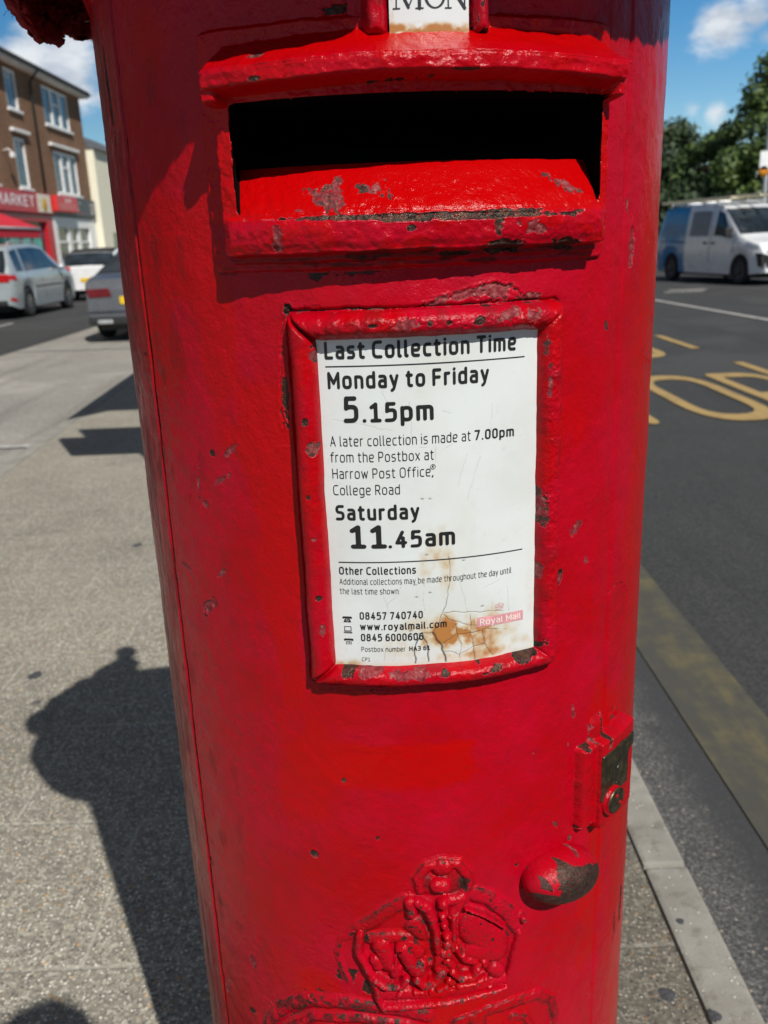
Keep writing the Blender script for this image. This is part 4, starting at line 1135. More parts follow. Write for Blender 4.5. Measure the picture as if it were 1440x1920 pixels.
# ================================================================ knitted topper over the cap
def hem(th):
    """height of the hem round the pillar, theta from the camera side, + to the right (degrees)"""
    t = (th + 180) % 360 - 180
    z = np.interp(t, [-180, -130, -112, -100, -90, -78, -60, -40, 0, 35, 55, 75, 100, 140, 180], [1.53, 1.515, 1.495, 1.462, 1.468, 1.50, 1.525, 1.508, 1.500, 1.500, 1.530, 1.567, 1.57, 1.54, 1.53])
    z = z + .055 * np.exp(-((t - 11.5) / 6.5)**4)
    return z + .0035 * np.sin(np.radians(t * 13))
def topper_mesh():
    nu, nv = 420, 120
    TH, S = np.meshgrid(np.linspace(-180, 180, nu, endpoint=False), np.linspace(0, 1, nv), indexing='ij')
    hz = hem(TH)
    left = np.exp(-((((TH + 100) + 180) % 360 - 180) / 40)**2)
    # profile from hem up over the brim to the crown of the hat
    R0 = .302 + .026 * np.exp(-(TH / 60)**2) + .0 * left
    R0 = R0 + .040 * np.exp(-(((TH + 125 + 180) % 360 - 180) / 26)**2) - .026 * np.exp(-(((TH + 97 + 180) % 360 - 180) / 10)**2)
    sx = [0, .12, .25, .42, .55, .70, .85, 1.0]
    rr = [R0, R0 + .020, R0 + .024, R0 + .006, .285 + 0 * R0, .215 + 0 * R0, .12 + 0 * R0, .004 + 0 * R0]
    zz = [hz, hz + .022, np.minimum(hz + .052, 1.60), 1.597 + 0 * R0 + .3 * (hz - 1.53), 1.617 + .02 * left, 1.640 + 0 * R0, 1.655 + 0 * R0, 1.66 + 0 * R0]
    def ip(vals):
        out = np.zeros_like(S)
        for i in range(len(sx) - 1):
            m = (S >= sx[i]) & (S <= sx[i + 1])
            t = (S - sx[i]) / (sx[i + 1] - sx[i]); t = t * t * (3 - 2 * t) * .4 + t * .6
            out = np.where(m, vals[i] * (1 - t) + vals[i + 1] * t, out)
        return out
    r = ip(rr); z = ip(zz)
    st = np.sin(np.radians(TH) * 105) * np.sin(S * 190) * .0022
    nb = fbm(TH / 12, S * 14, 181, 4)
    r = r + st + .009 * nb; z = z + .009 * fbm(TH / 9, S * 16, 187, 3) + .002 * np.sin(S * 190)
    th = np.radians(TH)
    P = np.stack([r * np.sin(th), -r * np.cos(th), z], -1).reshape(-1, 3)
    q = grid_quads(nu, nv, True)
    hole = (fbm(TH / 2.4, S * 40, 191, 2) > .40) & (S < .36) & (S > .015) & (TH < -62) & (TH > -150)
    q = q[~hole.ravel()[q].any(1)]
    return mesh_np('yarn_cover', P, q[:, ::-1])
def yarn(name, col):
    t = NT(name); o = t.coord()
    n = t.noise(o, 160, 4, .7); n2 = t.noise(o, 30, 3)
    c = t.mix(t.rng(n, .3, .7), tuple(k * .45 for k in col), col)
    return t.out(Base_Color=c, Roughness=.95, Normal=t.bump(n, .002, 1.0))
YRED, YGREEN, YBLACK = yarn('red_yarn', (.30, .008, .014)), yarn('green_yarn', (.02, .10, .055)), yarn('black_yarn', (.015, .014, .016))
topper = tag(empty('crocheted_topper', (AX[0], AX[1], 0)), 'dark red crocheted woollen topper drooping over the pillar box cap', 'crocheted topper')
me = topper_mesh()
tc = link('yarn_cover', me, YRED, topper)
sol = tc.modifiers.new('thick', 'SOLIDIFY'); sol.thickness = .007
fz = MB()
rs = np.random.RandomState(5)
for k in range(260):                                          # loose fibres along the hem
    th = rs.uniform(-150, -60) if k < 260 else rs.uniform(-180, 180)
    z = float(hem(np.array(th))); r = .30 + .02 * rs.rand() - .012 * math.exp(-((th + 97) / 12)**2)
    a = Vector((r * math.sin(rad(th)), -r * math.cos(rad(th)), z + .01))
    d = Vector((rs.uniform(-1, 1), rs.uniform(-1, 1), rs.uniform(-1.2, .1))).normalized() * rs.uniform(.004, .013)
    fz.tube([a, a + d * .6 + Vector((0, 0, .002)), a + d], .00022, 3, cap=False)
fz.build('loose_fibres', YRED, topper)['kind'] = 'stuff'
for th, z, r in ((-112, 1.565, .345), (-120, 1.60, .34), (-128, 1.575, .36), (-108, 1.61, .335), (30, 1.62, .32), (80, 1.64, .31), (160, 1.62, .34)):
    lf = MB()
    a = rad(th)
    lf.blob((r * math.sin(a), -r * math.cos(a), z), .030, .030, .022, 3, jit=.16)
    lf.build('yarn_leaf', YGREEN, topper)
fg = MB()
sv = Vector((-SUN_H.y, SUN_H.x, 0))                            # sideways to the sun
for (p, s_, z, rx, rz) in ((-.12, .16, 1.70, .085, .06), (-.05, .18, 1.76, .07, .05), (-.27, .04, 1.70, .07, .055), (-.19, .10, 1.70, .09, .05), (-.01, .2, 1.79, .045, .05)):
    c = sv * p - SUN_H * s_
    fg.blob((c.x, c.y, z), rx, rx, rz, 3, jit=.06)
fg.build('yarn_figure', YBLACK, topper)
c = sv * .012 - SUN_H * .2
MB().blob((c.x, c.y, 1.885), .034, .034, .036, 3, jit=.08).build('pompom', YRED, topper)

# ================================================================ ground, road, pavements
def road_mat(name, c0, c1, grain=900, light=0.0, speck=(.2, .19, .18), sp=.10):
    t = NT(name); o = t.coord()
    n = t.noise(o, 1.1, 5, .6); f = t.noise(o, grain, 3, .7); m = t.noise(o, 38, 4, .7)
    c = t.mix(t.rng(n, .3, .7), c0, c1)
    c = t.mix(t.rng(f, .38, .66, 0, .8), c, tuple(k * .45 for k in c0))
    v = t.new('ShaderNodeTexVoronoi', i_Vector=o, i_Scale=grain * .33)
    s = t.math('MULTIPLY', t.rng(v.outputs['Distance'], .0, .32, 1, 0), t.rng(v.outputs['Color'], 1 - sp - .12, 1 - sp))
    c = t.mix(t.math('MULTIPLY', s, .75), c, speck)
    c = t.mix(t.rng(m, .56, .75, 0, .28), c, tuple(k * .6 for k in c0))
    vm = t.new('ShaderNodeTexVoronoi', i_Vector=o, i_Scale=120)
    sm = t.new('ShaderNodeSeparateColor', i_0=vm.outputs['Color'])
    c = t.mix(.40, c, t.mix(t.rng(sm.outputs[0], .1, 1.0, smooth=False), tuple(k * .45 for k in c0), tuple(k * 2.0 for k in c1)))
    big = t.noise(o, .35, 4, .55, .8); st_ = t.noise(t.coord('Object', (3.0, .22, 1)), 1.0, 4, .6)
    c = t.mix(t.rng(big, .52, .62, 0, .35), c, tuple(k * 1.5 for k in c1))           # patched and polished lengths
    c = t.mix(t.rng(st_, .5, .72, 0, .45), c, tuple(k * .62 for k in c0))
    return t.out(Base_Color=c, Roughness=.86, Normal=t.bump(t.math('MULTIPLY_ADD', v.outputs['Distance'], -.6, f), .0035, .6))
ASPH = road_mat('asphalt', (0.033, 0.034, 0.034), (0.050, 0.050, 0.049), 300, speck=(.12, .115, .105), sp=.12)
ASPH2 = road_mat('worn_grey_surfacing', (0.22, 0.205, 0.18), (0.34, 0.32, 0.285), 420, speck=(.4, .38, .35))
GRASSY = road_mat('far_ground', (0.10, 0.11, 0.07), (0.13, 0.13, 0.09), 60)
def paving_mat():
    t = NT('aggregate_paving'); o = t.coord()
    n = t.noise(o, 2.2, 5, .6); n2 = t.noise(o, 9, 5, .65); f = t.noise(o, 330, 3, .7)
    c = t.mix(t.rng(n, .3, .7), (0.245, 0.22, 0.168), (0.365, 0.333, 0.26))
    c = t.mix(t.rng(n2, .48, .74, 0, .6), c, (0.20, 0.18, 0.145))
    c = t.mix(t.rng(f, .42, .58, 0, .7), c, (0.15, 0.14, 0.12))
    vm = t.new('ShaderNodeTexVoronoi', i_Vector=o, i_Scale=165)
    sm = t.new('ShaderNodeSeparateColor', i_0=vm.outputs['Color'])
    mos = t.ramp(sm.outputs[0], [(.0, (.09, .085, .078)), (.3, (.20, .185, .155)), (.62, (.33, .30, .24)), (.86, (.52, .475, .38)), (1.0, (.72, .67, .56))])
    c = t.mix(.46, c, mos)
    stn = t.noise(o, 1.6, 6, .68, .5)
    c = t.mix(t.rng(stn, .50, .68, 0, .38), c, (.13, .115, .09))   # old spills and tracked dirt                                     # exposed stones of every grey
    hs = None
    for sc, thr, col, k in ((105, .55, (0.10, 0.095, 0.09), .8), (115, .66, (0.85, 0.80, 0.68), .9), (80, .86, (0.52, 0.30, 0.12), .8), (150, .62, (.74, .69, .58), .8)):
        v = t.new('ShaderNodeTexVoronoi', i_Vector=o, i_Scale=sc)
        sepc = t.new('ShaderNodeSeparateColor', i_0=v.outputs['Color'])
        s = t.math('MULTIPLY', t.rng(v.outputs['Distance'], .22, .36, 1, 0), t.rng(sepc.outputs[0], thr, thr + .04))
        c = t.mix(t.math('MULTIPLY', s, k), c, col)
        hs = s if hs is None else t.math('MAXIMUM', hs, s)
    sx = t.new('ShaderNodeSeparateXYZ', i_0=o)
    strip = t.rng(t.math('MULTIPLY_ADD', n, .5, sx.outputs[0]), .42, .60)   # trodden grime along the kerb
    c = t.mix(t.math('MULTIPLY', strip, .62), c, t.mix(1.0, c, (.26, .24, .22), 'MULTIPLY'))
    # sparse dark blots of old gum and oil
    vb = t.new('ShaderNodeTexVoronoi', i_Vector=o, i_Scale=3.2)
    sepb = t.new('ShaderNodeSeparateColor', i_0=vb.outputs['Color'])
    bl = t.math('MULTIPLY', t.rng(t.math('MULTIPLY_ADD', n2, .05, vb.outputs['Distance']), .055, .085, 1, 0), t.rng(sepb.outputs[0], .35, .4))
    c = t.mix(t.math('MULTIPLY', bl, .75), c, (0.05, 0.05, 0.055))
    br = t.new('ShaderNodeTexBrick', i_Vector=t.coord('Object'), i_Scale=1.0)
    br.inputs['Mortar Size'].default_value = .007; br.inputs['Mortar Smooth'].default_value = .6
    br.inputs['Brick Width'].default_value = .60; br.inputs['Row Height'].default_value = .44
    br.inputs['Color1'].default_value = (1, 1, 1, 1); br.inputs['Color2'].default_value = (.93, .93, .93, 1); br.inputs['Mortar'].default_value = (0, 0, 0, 1)
    c = t.mix(1.0, c, t.mix(br.outputs['Fac'], br.outputs['Color'], (1, 1, 1)), 'MULTIPLY')
    c = t.mix(t.math('MULTIPLY', br.outputs['Fac'], t.rng(n2, .35, .6, .05, .62)), c, (0.45, 0.42, 0.35))
    hgt = t.math('MULTIPLY_ADD', f, .5, t.math('MULTIPLY', hs, .5))
    hgt = t.math('MULTIPLY_ADD', br.outputs['Fac'], -.5, hgt)
    return t.out(Base_Color=c, Roughness=.8, Normal=t.bump(hgt, .003, .8))
PAVING = paving_mat()
def kerb_mat():
    t = NT('kerb_concrete'); o = t.coord()
    n = t.noise(o, 6, 5, .65); f = t.noise(o, 260, 4, .7); b = t.noise(o, 22, 5, .7)
    c = t.mix(t.rng(n, .3, .7), (0.23, 0.215, 0.185), (0.33, 0.315, 0.275))
    c = t.mix(t.rng(f, .45, .7, 0, .5), c, (0.2, .19, .165))
    c = t.mix(t.rng(b, .52, .70, 0, .7), c, (0.13, .115, .085))
    v = t.new('ShaderNodeTexVoronoi', i_Vector=o, i_Scale=120)
    sepc = t.new('ShaderNodeSeparateColor', i_0=v.outputs['Color'])
    s = t.math('MULTIPLY', t.rng(v.outputs['Distance'], .2, .34, 1, 0), t.rng(sepc.outputs[0], .86, .9))
    c = t.mix(t.math('MULTIPLY', s, .8), c, (.70, .66, .56))
    return t.out(Base_Color=c, Roughness=.85, Normal=t.bump(t.math('ADD', f, s), .002, .7))
KERB = kerb_mat()

def sheet(name, pts, z, mat, kind='structure'):
    m = MB(); f = m.bm.faces.new([m.bm.verts.new((x, y, z)) for x, y in pts])
    if f.normal.z < 0: f.normal_flip()
    f.normal_update()
    o = m.build(name, mat, recalc=False)
    if o.data.polygons[0].normal.z < 0:
        o.data.flip_normals()
    o['kind'] = kind
    return o
RZ = -0.10
sheet('terrain', [(-3000, -3000), (3000, -3000), (3000, 3000), (-3000, 3000)], RZ - .012, GRASSY)
kx = lambda y: -2.31 - .060 * (y - 5.15)                      # pavement edge towards the service road
sheet('service_road', [(-11.2, -30), (-5.45, -30), (-5.45, 160), (-11.2, 160)], RZ, ASPH)
sheet('parking_bay', [(-5.45, -30), (-1.0, -30), (-1.0, 60), (-5.45, 60)], RZ - .004, ASPH2)
sheet('road', [(.5, -30), (11.3, -30), (11.3, 160), (.5, 160)], RZ, ASPH)
pm = MB().prism([(kx(-20), -20), (.512, -20), (.512, 60), (kx(60), 60)], -.3, 0.0)
pv = pm.build('pavement', PAVING); pv['kind'] = 'structure'
pm = MB().box((11.42, -30, -.3), (40, 160, 0.0)).build('pavement', PAVING); pm['kind'] = 'structure'
pm = MB().box((-13.6, -30, -.3), (-11.3, 160, 0.0)).build('pavement', PAVING); pm['kind'] = 'structure'
km = MB()
y = 1.53 - .915 * 12
while y < 58:
    km.box((.516, y + .003, -.28), (.607 + random.uniform(-.0015, .0015), y + .912, .004 + random.uniform(-.001, .001)), .010)
    y += .915
ko = km.build('kerb', KERB); ko['kind'] = 'structure'
km = MB(); y = -10.0
while y < 58:
    a, b = y + .003, y + .912
    km.prism([(kx(a) - .105, a), (kx(a) - .004, a), (kx(b) - .004, b), (kx(b) - .105, b)], -.28, .004, bev=.008)
    y += .915
ko = km.build('kerb', KERB); ko['kind'] = 'structure'
for x0, x1 in ((11.3, 11.42), (-11.3, -11.2)):
    ko = MB().box((x0, -30, -.3), (x1 - .002, 160, .003), .01).build('kerb', KERB); ko['kind'] = 'structure'
def gutter_mat():
    t = NT('gritty_gutter'); o = t.coord()
    n = t.noise(o, 150, 4, .75, .6); n2 = t.noise(o, 14, 5, .65); sx = t.new('ShaderNodeSeparateXYZ', i_0=o)
    g = t.ramp(n, [(.36, (.030, .031, .033)), (.50, (.075, .074, .072)), (.60, (.17, .165, .155)), (.72, (.30, .29, .265))])
    v = t.new('ShaderNodeTexVoronoi', i_Vector=o, i_Scale=70)
    sp_ = t.new('ShaderNodeSeparateColor', i_0=v.outputs['Color'])
    g = t.mix(t.math('MULTIPLY', t.rng(v.outputs['Distance'], .15, .3, 1, 0), t.rng(sp_.outputs[0], .8, .84)), g, (.36, .30, .24))
    away = t.rng(t.math('MULTIPLY_ADD', n2, .16, sx.outputs[0]), .76, .90)
    c = t.mix(t.math('MULTIPLY', away, .88), g, (.040, .041, .044))
    return t.out(Base_Color=c, Roughness=.85, Normal=t.bump(n, .004, .8))
GUT = gutter_mat()
sheet('gutter', [(.60, -12), (.853, -12), (.853, 24), (.60, 24)], RZ + .004, GUT)

def worn_paint(name, col, wear_):
    t = NT(name); o = t.coord()
    n = t.noise(o, 9, 5, .7); f = t.noise(o, 300, 3, .7); st = t.noise(t.coord('Object', (14, 2.2, 1)), 1.0, 4, .6)
    k = t.rng(t.math('ADD', t.math('MULTIPLY', n, .5), t.math('MULTIPLY', st, .5)), .5 - .22 + wear_ * .4, .62 + wear_ * .3)
    k = t.math('MULTIPLY', k, t.rng(f, .35, .55, .45 + .3 * (1 - wear_), 1))
    c = t.mix(t.math('MULTIPLY', k, 1.0), (0.062, 0.060, 0.050), col)
    return t.out(Base_Color=c, Roughness=.8, Normal=t.bump(f, .002, .5))
YEL = worn_paint('worn_yellow_road_paint', (0.40, 0.27, 0.10), -.25)
YELF = worn_paint('faded_yellow_road_paint', (0.15, 0.125, 0.055), .30)
WHT = worn_paint('worn_white_road_paint', (0.46, 0.45, 0.42), -.2)
def marking(name, polys, mat):
    o = polys_mesh(name, polys, lambda P: np.column_stack([P, np.full(len(P), RZ + .008)]), mat)
    o['kind'] = 'structure'; return o
def road_text(txt, x0, x1, y0, y1, w):
    polys, wid = text_polys(txt, w, .12)
    return [np.stack([x0 + p[:, 0] * (x1 - x0) / wid, y0 + (p[:, 1] + w / 2) * (y1 - y0) / (1 + w)], -1) for p in polys]
marking('bus_stop_lettering', road_text('STOP', 1.10, 3.74, 6.36, 8.60, .125) + road_text('BUS', 1.36, 3.36, 9.9, 12.2, .125), YEL)
R4 = lambda x0, x1, y0, y1: np.array([(x0, y0), (x1, y0), (x1, y1), (x0, y1)])
marking('bay_dashes', [R4(3.76, 3.87, y_, y_ + 1.5) for y_ in (10.55, 7.8, 5.2, 2.4, -.4, 13.3, 16.0)], YEL)
marking('kerbside_line', [np.array([(.855, a), (1.095, a), (1.095, a + 1), (.855, a + 1)]) for a in range(-8, 30)], YELF)
marking('centre_line', [np.array([(5.84 - .052 * (a - 15), a), (5.96 - .052 * (a - 15), a), (5.96 - .052 * (b - 15), b), (5.84 - .052 * (b - 15), b)]) for a, b in [(k, k + 2) for k in range(-10, 70, 2)]], WHT)
marking('hatch_mark', [R4(6.9, 7.8, 21.0, 21.25), R4(6.6, 7.5, 20.4, 20.6)], WHT)
marking('bay_line', [R4(-5.4, -2.62, 6.42, 6.52), R4(-5.4, -3.6, 13.2, 13.3), R4(-5.4, -3.6, 19.6, 19.7), R4(-5.3, -2.3, -.1, 0.0)], WHT)
marking('kerbside_line', [np.array([(-7.75, a), (-7.65, a), (-7.65, a + 1), (-7.75, a + 1)]) for a in range(17, 19)], WHT)
# trodden gum: a few dark spots near the box
GUM = plain('trodden_gum', (0.055, 0.055, 0.06), .8, var=.4, scale=160)
for i, (px, py, r, lb) in enumerate([(1275, 1728, .011, 'black trodden gum spot on the pale kerb, highest of three beside the box'), (1250, 1865, .014, 'glossy dark gum blob on the paving between box and kerb'), (1342, 1905, .013, 'dark gum smear on the kerb at the bottom right corner'), (66, 1266, .022, 'dark gum blot on the pavement left of the shadowed topper'), (258, 1022, .022, 'small grey gum spot far out on the sunlit pavement')]):
    zz = .004 if i in (0, 2) else 0.0
    p = ground(px, py, zz)
    m = MB(); bm = m.bm
    rs2 = np.random.RandomState(i)
    ringv = []
    for rr_, hh in ((1, 0.0003), (.8, .0009), (.4, .0013)):
        ringv.append([bm.verts.new((r * rr_ * math.cos(a) * (1 + .15 * math.sin(3 * a + i)), r * 1.15 * rr_ * math.sin(a) * (1 + .12 * math.cos(2 * a + i)), hh)) for a in [2 * math.pi * k / 20 for k in range(20)]])
    for A1, B1 in zip(ringv[:-1], ringv[1:]):
        for k in range(20): bm.faces.new((A1[k], A1[(k + 1) % 20], B1[(k + 1) % 20], B1[k])).smooth = True
    bm.faces.new(ringv[-1])
    o = m.build('gum_spot', GUM); o.location = p
    tag(o, lb, 'chewing gum', 'gum spots on the paving')

# ================================================================ assumed bus shelter, unseen, shaped to throw the two shadows on the left
shelter = tag(empty('assumed_shelter', (-.8, 5.2, 0)), 'assumed grey bus shelter, unseen behind the pillar box, its shadow on the pavement', 'bus shelter')
GREYM = plain('grey_powder_coat', (0.10, 0.105, 0.11), .45)
def rel(m, name, mat): 
    o = m.build(name, mat, shelter); o.data.transform(Matrix.Translation((.8, -5.2, 0))); return o
k = 1 / math.tan(SUN_EL)
rf = [(-2.57, 6.85), (-2.28, 7.30), (-1.75, 7.30), (-1.75, 10.4), (-2.70, 10.4)]
hgt = 2.42
rfp = [(x + SUN_H.x * k * hgt, y_ + SUN_H.y * k * hgt) for x, y_ in rf]
rel(MB().prism(rfp, hgt, hgt + .07, bev=.01), 'roof', GREYM)
z1, z2 = 2.25, 2.92
q0 = (-2.05 + SUN_H.x * k * z1, 5.64 + SUN_H.y * k * z1)
rel(MB().box((q0[0], q0[1], z1), (q0[0] + .85, q0[1] + .04, z2), .01), 'shadow_panel', GREYM)  # board outline and height chosen for the nearer shadow
rel(MB().box((q0[0] + .20, q0[1] + .002, z2), (q0[0] + .85, q0[1] + .038, z2 + .36), .01), 'shadow_panel', GREYM)
rel(MB().tube([(q0[0] + .46, q0[1] + .06, 0), (q0[0] + .46, q0[1] + .06, z2)], .035), 'post', GREYM)
for x_, y_ in ((-.72, 4.9), (-.72, 6.6)):
    rel(MB().tube([(x_, y_, 0), (x_, y_, hgt)], .04), 'post', GREYM)

# ================================================================ vehicles
def glass_mat(name, col=(0.012, 0.017, 0.022)):
    t = NT(name); n = t.noise(t.coord(), 2.5, 3)
    return t.out(Base_Color=t.mix(t.rng(n, .35, .65), col, tuple(k * 2.2 for k in col)), Roughness=.06, IOR=1.5)
CARGLASS = glass_mat('tinted_car_glass')
TYRE = plain('tyre_rubber', (0.014, 0.014, 0.015), .85)
ALLOY = plain('alloy_wheel', (0.55, 0.56, 0.57), .3, .9)
DARKRIM = plain('dark_wheel', (0.05, 0.05, 0.055), .5, .4)
TRIM = plain('black_plastic_trim', (0.018, 0.018, 0.019), .6)
REDL = plain('red_lamp_lens', (0.42, 0.008, 0.012), .15)
DREDL = plain('dark_red_lamp_lens', (0.13, 0.008, 0.014), .18)
CLEARL = plain('clear_lamp_lens', (0.55, 0.58, 0.60), .12, .4)
YPLATE = plain('yellow_number_plate', (0.75, 0.48, 0.01), .4)
CHROME = plain('bright_trim', (.55, .55, .55), .35, .6)
def body_paint(name, col, metal=.0, rough=.28):
    return plain(name, col, rough, metal, var=.05, coat=.7)

def catmull(pts, n):
    pts = np.asarray(pts, float)
    P = np.vstack([2 * pts[0] - pts[1], pts, 2 * pts[-1] - pts[-2]])
    t = np.linspace(0, len(pts) - 1, n); i = np.minimum(t.astype(int), len(pts) - 2); f = (t - i)[:, None]
    p0, p1, p2, p3 = P[i], P[i + 1], P[i + 2], P[i + 3]
    return .5 * ((2 * p1) + (p2 - p0) * f + (2 * p0 - 5 * p1 + 4 * p2 - p3) * f**2 + (3 * p1 - p0 - 3 * p2 + p3) * f**3)

class Car:
    """body as a lofted skin: x from the tail, y to the left, z up; panes, lamps and trim are pieces of the same skin lifted off it"""
    def __init__(s, L, W, H, top, belt, wheels, wr, sill=.22, tumble=.17, endr=(.30, .45), endk=(.10, .16)):
        s.L, s.W, s.H, s.wheels, s.wr, s.sill, s.tumble, s.endr, s.endk = L, W, H, wheels, wr, sill, tumble, endr, endk
        s.top = np.array(top); s.belt = np.array(belt)
        xs = np.linspace(0, L, 400)
        zt = np.interp(xs, s.top[:, 0], s.top[:, 1])
        kk = np.ones(15) / 15
        zs = np.convolve(np.pad(zt, 7, 'edge'), kk, 'valid')
        s._xs, s._zt = xs, zs
    def sec(s, x):
        zt = np.interp(x, s._xs, s._zt); zb = min(np.interp(x, s.belt[:, 0], s.belt[:, 1]), zt - .03)
        w = s.W / 2
        if x < s.endr[0]: w *= 1 - s.endk[0] * ((s.endr[0] - x) / s.endr[0])**2.2
        if x > s.L - s.endr[1]: w *= 1 - s.endk[1] * ((x - s.L + s.endr[1]) / s.endr[1])**2.2
        g = np.clip((zt - zb) / (s.H - np.max(s.belt[:, 1]) * .98), 0, 1)
        wr = w * (.93 - s.tumble * g)
        z0 = s.sill + .10 * max(0, (s.endr[0] - x) / s.endr[0]) + .06 * max(0, (x - s.L + s.endr[1]) / s.endr[1])
        for xw in s.wheels:
            ra = s.wr + .05
            if abs(x - xw) < ra: z0 = max(z0, s.wr + math.sqrt(ra * ra - (x - xw)**2) * 1.0)
        zm = max(z0 + .02, z0 * .45 + zb * .55)
        zr = zt - (.015 + .05 * g)
        return np.array([(w * .955, z0), (w, zm), (w * .975, max(zb, zm + .02)), (wr, max(zr, zm + .04)), (wr - .12 - .05 * g, max(zt - .006, zm + .05)), (0, max(zt + .012, zm + .06))])
    def pt(s, x, t, side):
        p = catmull(s.sec(x), 81)
        f = np.clip(t, 0, 5) * 16; i = min(int(f), 79); q = p[i] + (p[i + 1] - p[i]) * (f - i)
        return Vector((x, side * q[0], q[1]))
    def skin(s, mats, parent, nx=150, nt=30, midx=None):
        xs = np.linspace(0, s.L, nx)
        extra = []
        for xw in s.wheels: extra += list(xw + (s.wr + .05) * np.sin(np.linspace(-1.57, 1.57, 24)))
        xs = np.unique(np.round(np.clip(np.concatenate([xs, extra]), 0, s.L), 4))
        rows = []
        for x in xs:
            p = catmull(s.sec(x), nt)
            full = np.vstack([np.column_stack([p[:, 0], p[:, 1]]), np.column_stack([-p[::-1][1:, 0], p[::-1][1:, 1]])])
            rows.append(np.column_stack([np.full(len(full), x), full]))
        n = len(rows[0])
        P = np.concatenate(rows); q = grid_quads(len(xs), n)
        mi = np.zeros(len(q), int) if midx is None else np.array([midx(P[f].mean(0)) for f in q])
        me = mesh_np('body', P, q, True, midx=mi)
        bm = bmesh.new(); bm.from_mesh(me); bm.verts.ensure_lookup_table()
        for base, r in ((0, 0), ((len(xs) - 1) * n, -1)):       # close tail and nose
            f = bm.faces.new([bm.verts[base + k] for k in (range(n) if r == 0 else range(n)[::-1])])
            f.material_index = int(mi[0] if r == 0 else mi[-1])
        zb = [(x, s.sill + .03) for x in xs]
        bm.to_mesh(me); bm.free()
        o = link('body', me, mats, parent)
        return o
    def patch(s, name, x0, x1, t0, t1, mat, parent, off=.005, sides=(1, -1), nx=24, nt=8, slant=(0, 0)):
        if len(sides) == 2 and t1 < 5:
            return [s.patch(name, x0, x1, t0, t1, mat, parent, off, (k_,), nx, nt, slant) for k_ in sides]
        V, Q = [], []
        for sd_ in sides:
            base = len(V)
            for i in range(nx):
                for j in range(nt):
                    t = t0 + (t1 - t0) * j / (nt - 1)
                    f = j / (nt - 1)
                    x = (x0 + slant[0] * f) + ((x1 + slant[1] * f) - (x0 + slant[0] * f)) * i / (nx - 1)
                    x = min(max(x, .0), s.L)
                    p = s.pt(x, t, sd_)
                    dx = s.pt(min(x + .02, s.L), t, sd_) - s.pt(max(x - .02, 0), t, sd_); dt = s.pt(x, min(t + .04, 5), sd_) - s.pt(x, t - .04, sd_)
                    nrm = dx.cross(dt) * sd_
                    nrm = -nrm.normalized() if nrm.length > 0 else Vector((0, 0, 1))
                    c = p - Vector((s.L / 2, 0, s.H * .45))
                    if nrm.dot(c) < 0: nrm = -nrm
                    V.append(p + nrm * off)
            Q += [(base + a, base + b, base + c, base + d) for a, b, c, d in grid_quads(nx, nt)]
        me = mesh_np(name, np.array([tuple(v) for v in V]), np.array(Q))
        bm = bmesh.new(); bm.from_mesh(me); bmesh.ops.remove_doubles(bm, verts=bm.verts, dist=1e-4); bmesh.ops.recalc_face_normals(bm, faces=bm.faces); bm.to_mesh(me); bm.free()
        return link(name, me, mat, parent)
    def wheelset(s, parent, rim, spokes=10, width=.20):
        for xw in s.wheels:
            for sd_ in (1, -1):
                yo = s.W / 2 - .015
                M = Matrix.Translation((xw, sd_ * yo, s.wr)) @ Matrix.Rotation(-sd_ * math.pi / 2, 4, 'X')
                R = s.wr
                w = MB().lathe([(R * .62, -.19), (R * .93, -.19), (R, -.16), (R, -.03), (R * .93, 0), (R * .70, -.004), (R * .66, -.02), (R * .62, -.12)], 48, M=M).build('wheel', TYRE, parent)
                m = MB().lathe([(R * .67, -.018), (R * .62, -.012), (R * .58, -.03), (R * .2, -.035), (R * .16, -.01), (0, -.008)], 40, M=M)
                m2 = MB()
                for k in range(spokes):
                    a = 2 * math.pi * k / spokes
                    c_, s_ = math.cos(a), math.sin(a)
                    p = [Vector((c_ * r0 - s_ * w0, s_ * r0 + c_ * w0, zz)) for r0, w0, zz in ((R * .12, .02, -.004), (R * .60, .016, -.012), (R * .60, -.016, -.012), (R * .12, -.02, -.004))]
                    f = m2.bm.faces.new([m2.bm.verts.new(M @ q) for q in p])
                rim_o = m2.build('rim', rim, w)
                m.build('wheel_dish', TRIM if rim is ALLOY else rim, w)
        u = MB()
        u.box((.25, -s.W / 2 + .22, .17), (s.L - .25, s.W / 2 - .22, s.sill + .5)).build('underbody', TRIM, parent)

def place(name, label, x, y, heading, cat='car'):
    o = tag(empty(name, (x, y, RZ + .008), heading), label, cat)
    return o

# silver people carrier, tail towards us
r = place('parked_car', 'silver people carrier parked on the left, its red tail lamp cut by the photo edge', -8.85, 19.9, math.pi / 2)
c = Car(4.45, 1.80, 1.62, [(0, .92), (.06, 1.02), (.42, 1.52), (.75, 1.60), (1.9, 1.63), (2.55, 1.58), (3.45, 1.08), (3.9, 1.0), (4.3, .82), (4.45, .62)],
        [(0, .95), (2.6, .99), (3.4, .98), (4.45, .75)], (.95, 3.63), .325)
c.skin([body_paint('silver_blue_car_paint', (0.34, 0.38, 0.39), .1, .3)], r)
c.patch('side_window', .92, 3.28, 2.12, 2.93, CARGLASS, r, slant=(.12, -.75))
c.patch('side_window', .40, .84, 2.14, 2.9, CARGLASS, r, slant=(.1, .08))
c.patch('rear_window', .05, .40, 3.4, 5, CARGLASS, r, off=.008)
c.patch('windscreen', 2.62, 3.40, 3.45, 5, CARGLASS, r, off=.008)
c.patch('tail_lamp', .01, .34, 1.62, 2.02, REDL, r, off=.008, slant=(0, -.06))
for k_ in (.50, -.84): MB().box((-.012, k_, .80), (.03, k_ + .34, .98), .02).build('tail_lamp', REDL, r)
